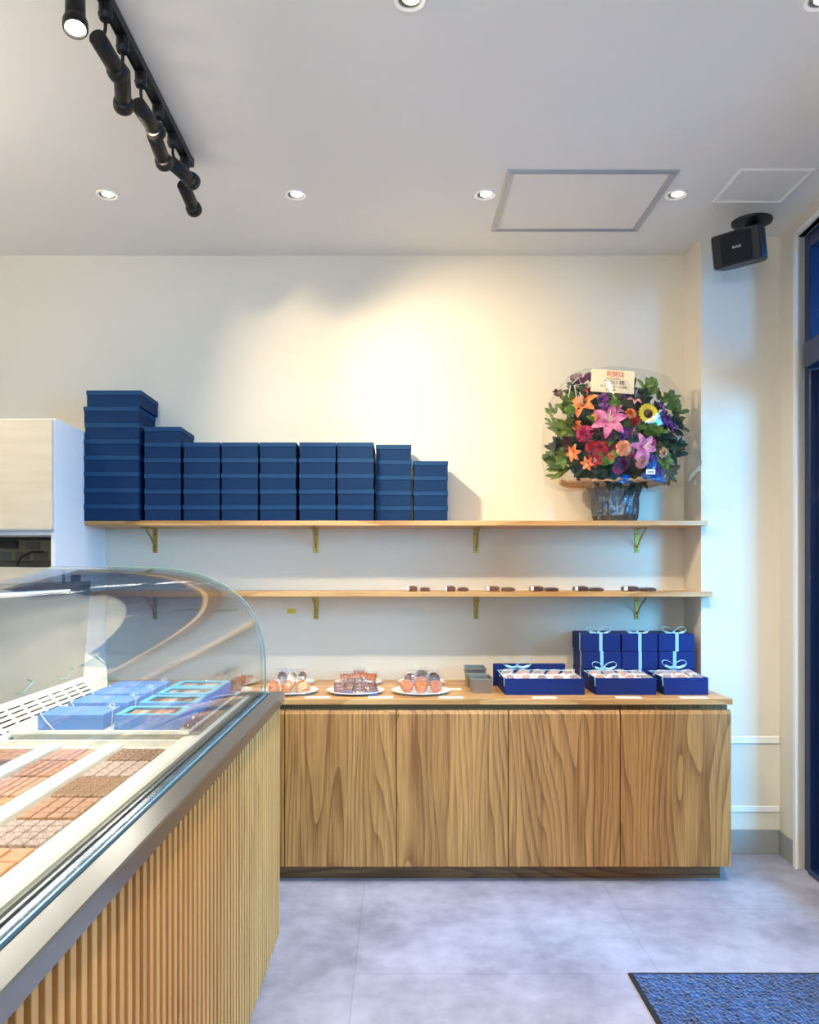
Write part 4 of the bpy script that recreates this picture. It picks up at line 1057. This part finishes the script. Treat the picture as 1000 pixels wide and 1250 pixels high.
def cluster(px, py, n_, r, s, kind, name, pet=5, lift=.0):
    b = BM(); rnd = random.Random(int(px*3+py)); p, n = surf(px, py, lift)
    for k in range(n_):
        o_ = Vector((rnd.gauss(0, .5), rnd.uniform(-.5, .2), rnd.gauss(0, .5)))*r; nn = (n+o_*6).normalized(); _, u, w = frame(nn)
        for q in range(pet):
            a = 2*PI*q/pet+k; petal(b, p+o_, u*math.cos(a)+w*math.sin(a)+nn*.25, nn, s, s*.7, .2, .2, 3, 1)
    obj(name, b, FM[kind], FA, True)
b = BM(); r_ = bmesh.ops.create_icosphere(b, subdivisions=4, radius=1)
for v in b.verts:
    k = 1+.12*noise.noise(v.co*5); v.co = Vector((CX+v.co.x*RX*.86*k, 4.19+v.co.y*.125*k, CZ-.01+v.co.z*RZ*.84*k))
obj('moss_core', b, FM['dkgreen'], FA, True)
# background foliage all over
for (px, py, a0) in [(690, 500, 2.2), (700, 530, 2.8), (694, 555, 3.3), (720, 575, 3.9), (745, 580, 4.4), (705, 480, 2.0), (735, 480, 1.7), (765, 482, 1.4), (790, 478, 1.1), (810, 492, .8), (822, 520, .3), (822, 550, -.1), (810, 575, -.6), (775, 585, -1.2), (750, 540, 3), (770, 525, 1), (735, 520, 2), (795, 530, .5)]:
    leaves(px, py, 13, .07, .026, random.choice(['green', 'dkgreen', 'dkgreen']), 1.2, a0)
for (px, py, a0, kd) in [(700, 495, 2.3, 'green'), (690, 525, 2.7, 'green'), (682, 548, 3.1, 'dkgreen'), (712, 515, 2.4, 'dkgreen'), (800, 505, .7, 'dkgreen'), (812, 535, .1, 'dkgreen'), (806, 560, -.4, 'green'), (725, 490, 1.9, 'dkgreen'), (752, 486, 1.5, 'green'), (780, 492, 1.2, 'dkgreen'), (715, 570, 3.6, 'dkgreen'), (790, 525, .4, 'green'), (822, 500, .9, 'green'), (676, 560, 3.2, 'green')]:
    leaves(px, py, 16, .065, .028, kd, 1.3, a0)
leaves(700, 510, 14, .07, .03, 'lime', .9, 2.0, .02); leaves(742, 562, 12, .055, .03, 'lime', 1.5, 1.8, .03); leaves(680, 520, 12, .07, .018, 'green', .5, 2.4, .0)
leaves(690, 575, 12, .10, .020, 'green', .4, 3.35, .03); leaves(676, 505, 8, .05, .016, 'green', .7, 2.2); leaves(795, 472, 8, .05, .02, 'lime', .8, 1.3); leaves(750, 496, 8, .05, .025, 'lime', .8, 1.2, .03)
leaves(694, 541, 30, .045, .018, 'burg', 1.6, 2.9, .02, 'burgundy_foliage'); leaves(684, 484, 14, .04, .014, 'burg', 1.0, 2.0, 0, 'burgundy_foliage')
leaves(702, 468, 14, .05, .022, 'plum', 1.0, 1.2, 0, 'plum_foliage'); leaves(716, 464, 10, .045, .02, 'plum', .8, 1.0, 0, 'plum_foliage')
lily(744, 515, .105, lift=.06, spin=.3); lily(785, 546, .085, lift=.05, spin=.9); lily(775, 486, .05, 'pink', .02, .2)
lily(712, 494, .10, 'orange', .03, .5, 'orange_lily'); lily(720, 476, .055, 'red', .01, .2, 'red_lily'); lily(730, 507, .045, 'orange', .02, 1.1, 'orange_lily')
rose(713, 529, .052, 'magenta', .05, 'carnation', True); rose(733, 549, .056, 'red', .04, 'rose'); rose(722, 545, .042, 'red', .04, 'rose'); rose(748, 545, .03, 'magenta', .02, 'rose')
lily(700, 553, .055, 'orange', .04, .1, 'orange_lily'); lily(717, 566, .045, 'orange', .05, .8, 'orange_lily')
rose(762, 547, .05, 'peach', .05, 'rose'); rose(785, 564, .042, 'pink', .05, 'carnation', True); rose(761, 567, .046, 'plum', .045, 'carnation', True); rose(756, 572, .036, 'magenta', .035, 'carnation', True)
rose(771, 504, .036, 'orange', .045, 'rose'); rose(776, 513, .034, 'red', .04, 'rose'); rose(811, 553, .036, 'peach', .02, 'rose'); rose(803, 585, .032, 'peach', .03, 'rose')
for (px, py, k, r, s) in [(765, 480, 12, .03, .02), (737, 488, 14, .035, .018), (808, 512, 20, .035, .018), (816, 518, 14, .03, .018), (762, 530, 16, .035, .016), (798, 572, 20, .035, .018), (740, 500, 14, .03, .018), (805, 498, 10, .03, .018)]:
    cluster(px, py, k, r, s, 'purple', 'purple_blossom', 5, .02)
rose(742, 531, .04, 'plum', .03); lily(727, 561, .05, 'red', .05, .4, 'red_lily'); rose(703, 518, .034, 'orange', .03); rose(728, 522, .036, 'plum', .03, 'carnation', True); rose(772, 553, .03, 'red', .04); lily(752, 500, .05, 'lily', .02, .7); rose(745, 558, .03, 'orange', .04); rose(797, 540, .03, 'magenta', .02, 'carnation', True)
lily(808, 484, .036, 'red', .01, .6, 'flame_lily'); lily(819, 482, .032, 'orange', .0, .2, 'flame_lily'); lily(773, 526, .04, 'plum', .04, .4, 'flame_lily')
p, n = surf(791, 505, .06); n, u, w = frame(Vector((.15, -1, .1))); b = BM()
for k in range(20):
    a = 2*PI*k/20; d = u*math.cos(a)+w*math.sin(a); petal(b, p+d*.02, d+n*.1, n, .033, .015, .1, .2, 4, 2)
for k in range(18):
    a = 2*PI*(k+.5)/18; d = u*math.cos(a)+w*math.sin(a); petal(b, p+d*.02-n*.003, d, n, .035, .015, .2, .2, 4, 2)
sf = obj('sunflower', b, FM['yellow'], FA, True)
b = BM(); r_ = bmesh.ops.create_uvsphere(b, u_segments=20, v_segments=10, radius=.023)
for v in b.verts: v.co = p+u*v.co.x+w*v.co.y+n*(v.co.z*.4+.004)
obj('seed_head', b, FM['seed'], sf, True)
# shiny blue ribbon paper low on the right, tag
b = BM(); 
for k, (px, py, a) in enumerate([(783, 582, .2), (795, 584, -.3), (772, 586, 3.3), (790, 578, 1.2)]):
    q, _ = surf(px, py, .06); petal(b, q, (math.cos(a), -.2, math.sin(a)*.6-.1), (0, -1, .4), .08, .05, .3, .6, 6, 3)
obj('metallic_paper', b, mat('shiny blue paper', (30, 90, 170), .25, metal=.6), FA, True)
q = at(794.5, 576, 3.955); b = BM(); box(b, q.x-.022, q.x+.022, 3.953, 3.956, q.z-.012, q.z+.012); tg = obj('shop_tag', b, M['card'], FA)
b = BM(); 
for k in range(4): box(b, q.x-.014+k*.008, q.x-.009+k*.008, 3.9518, 3.953, q.z-.004, q.z+.003)
obj('tag_print', b, mat('tag ink', (70, 70, 110), .6), tg)
# congratulation card
q = at(748, 466, 3.925)
CMx = Matrix.Translation(q) @ Matrix.Rotation(math.radians(4), 4, 'Y') @ Matrix.Rotation(math.radians(-6), 4, 'X')
b = BM(); box(b, -.106, .106, -.0015, .0015, -.056, .058, .0008); bmesh.ops.transform(b, matrix=CMx, verts=b.verts); cdo = obj('congratulation_card', b, mat('cream card', (228, 212, 178), .6), FA)
TM = CMx @ Matrix.Translation((0, -.002, 0)) @ Matrix.Rotation(PI/2, 4, 'X')
b = BM(); text_mesh(b, '祝開店', .030, TM @ Matrix.Translation((.012, .036, 0)), .0004); obj('red_lettering', b, mat('red ink', (206, 70, 40), .6), cdo)
b = BM(); text_mesh(b, 'CHOCOLATERIE', .009, TM @ Matrix.Translation((.0, .014, 0)), .0004); text_mesh(b, 'TOKI 様', .025, TM @ Matrix.Translation((.008, -.005, 0)), .0004, 1.15)
text_mesh(b, 'アイオ音ホーム(株)', .014, TM @ Matrix.Translation((.006, -.027, 0)), .0004, 1.1); text_mesh(b, '代表取締役', .010, TM @ Matrix.Translation((-.01, -.042, 0)), .0004); obj('grey_lettering', b, mat('grey ink', (84, 80, 74), .6), cdo)
b = BM(); tube(b, [q+Vector((0, .004, -.04)), (q.x, 4.07, q.z-.18)], .003); obj('card_pick', b, FM['green'], FA, True)
# crinkled clear sheet gathered round the blooms
outl = [(722, 598), (690, 600), (668, 590), (662, 560), (664, 520), (672, 488), (690, 462), (712, 452), (745, 449), (780, 452), (812, 460), (830, 485), (842, 520), (855, 573), (838, 592), (800, 600), (785, 600)]
b = BM(); cpx = (756, 535)
ring = []
def loop(scale, yy, amp, seed):
    o_ = []
    n_ = len(outl); 
    for i in range(n_*3):
        f = i/3; i0 = int(f); fr = f-i0; a, c_ = outl[i0 % n_], outl[(i0+1) % n_]
        if i0 == n_-1: c_ = outl[0]
        X, Y_ = a[0]*(1-fr)+c_[0]*fr, a[1]*(1-fr)+c_[1]*fr
        X = cpx[0]+(X-cpx[0])*scale; Y_ = cpx[1]+(Y_-cpx[1])*scale
        k = noise.noise(Vector((X*.035, Y_*.035, seed)))*amp
        q_ = at(X, Y_, 4.12)                          # real-world outline of the bag
        o_.append(b.verts.new((q_.x+k*.5, min(yy+k*1.4, YB-.012), q_.z+k*.6)))
    return o_
L_ = [loop(.42, 3.895, .02, 1), loop(.7, 3.925, .05, 2), loop(.9, 3.985, .05, 3), loop(1.0, 4.09, .03, 4), loop(.97, 4.22, .03, 5), loop(.8, 4.33, .01, 6)]
for a, c_ in zip(L_, L_[1:]):
    for k in range(len(a)): b.faces.new((a[k], a[(k+1) % len(a)], c_[(k+1) % len(a)], c_[k]))
cc = b.verts.new((FX, 3.885, at(756, 535, 4.12).z))
for k in range(len(L_[0])): b.faces.new((L_[0][k], L_[0][(k+1) % len(L_[0])], cc))
bmesh.ops.triangulate(b, faces=list(b.faces))
obj('cellophane', b, M['cello'], FA, False)
b = BM(); q = at(699, 468, 3.99)
for sg in (-1, 1): strip(b, [q, q+Vector((sg*.03, 0, .03)), q+Vector((sg*.045, .01, .0)), q+Vector((sg*.01, 0, -.01)), q+Vector((sg*.02, 0, -.07))], .014, (0, 1, .3), .001)
obj('clear_bow', b, mat('frosty ribbon', (206, 216, 226), .3), FA)

# ------------------------------------------------------------------ daylight and added ceiling fill
w = bpy.data.worlds.new('World'); bpy.context.scene.world = w; w.use_nodes = True
w.node_tree.nodes['Background'].inputs[0].default_value = (.36, .56, .9, 1); w.node_tree.nodes['Background'].inputs[1].default_value = .35
lamp('AREA', 'daylight', (4.6, -1.2, 2.5), (1.7, 4.1, 1.2), 1180, (.42, .68, 1.0), sx=1.6, sy=2.2)
lamp('AREA', 'daylight', (6.2, 3.6, 2.7), (1.2, 3.0, .2), 1300, (.42, .62, 1.0), sx=3.2, sy=3.2)
lamp('AREA', 'daylight', (0, YR-.9, 1.8), (0, 2, 1.2), 150, (.95, .96, 1.0), sx=2.6, sy=2.4)
lamp('AREA', 'ceiling_fill', (-.6, -1.4, 2.3), (-.6, -1.0, 4), 95, (1, .96, .89), sx=1.6, sy=1.0)  # unseen upward fill, added to brighten the ceiling
lamp('AREA', 'ceiling_fill', (-2.6, 2.2, 2.5), (-2.4, 2.2, 4), 30, (1, .91, .78), sx=.8, sy=.8)  # second added fill aimed up, on the left side

# ------------------------------------------------------------------ camera and view
cd = bpy.data.cameras.new('Camera'); cam = bpy.data.objects.new('Camera', cd); COL.objects.link(cam)
cam.location = (0, 0, HC); cam.rotation_euler = (PI/2, 0, 0)
cd.sensor_fit = 'HORIZONTAL'; cd.sensor_width = 36; cd.lens = 36*F/1000
cd.shift_x = .014; cd.shift_y = .072; cd.clip_start = .05
sc = bpy.context.scene; sc.camera = cam
sc.view_settings.view_transform = 'Standard'; sc.view_settings.look = 'None'; sc.view_settings.gamma = 1; sc.view_settings.exposure = 0.23
sc.view_settings.use_curve_mapping = False
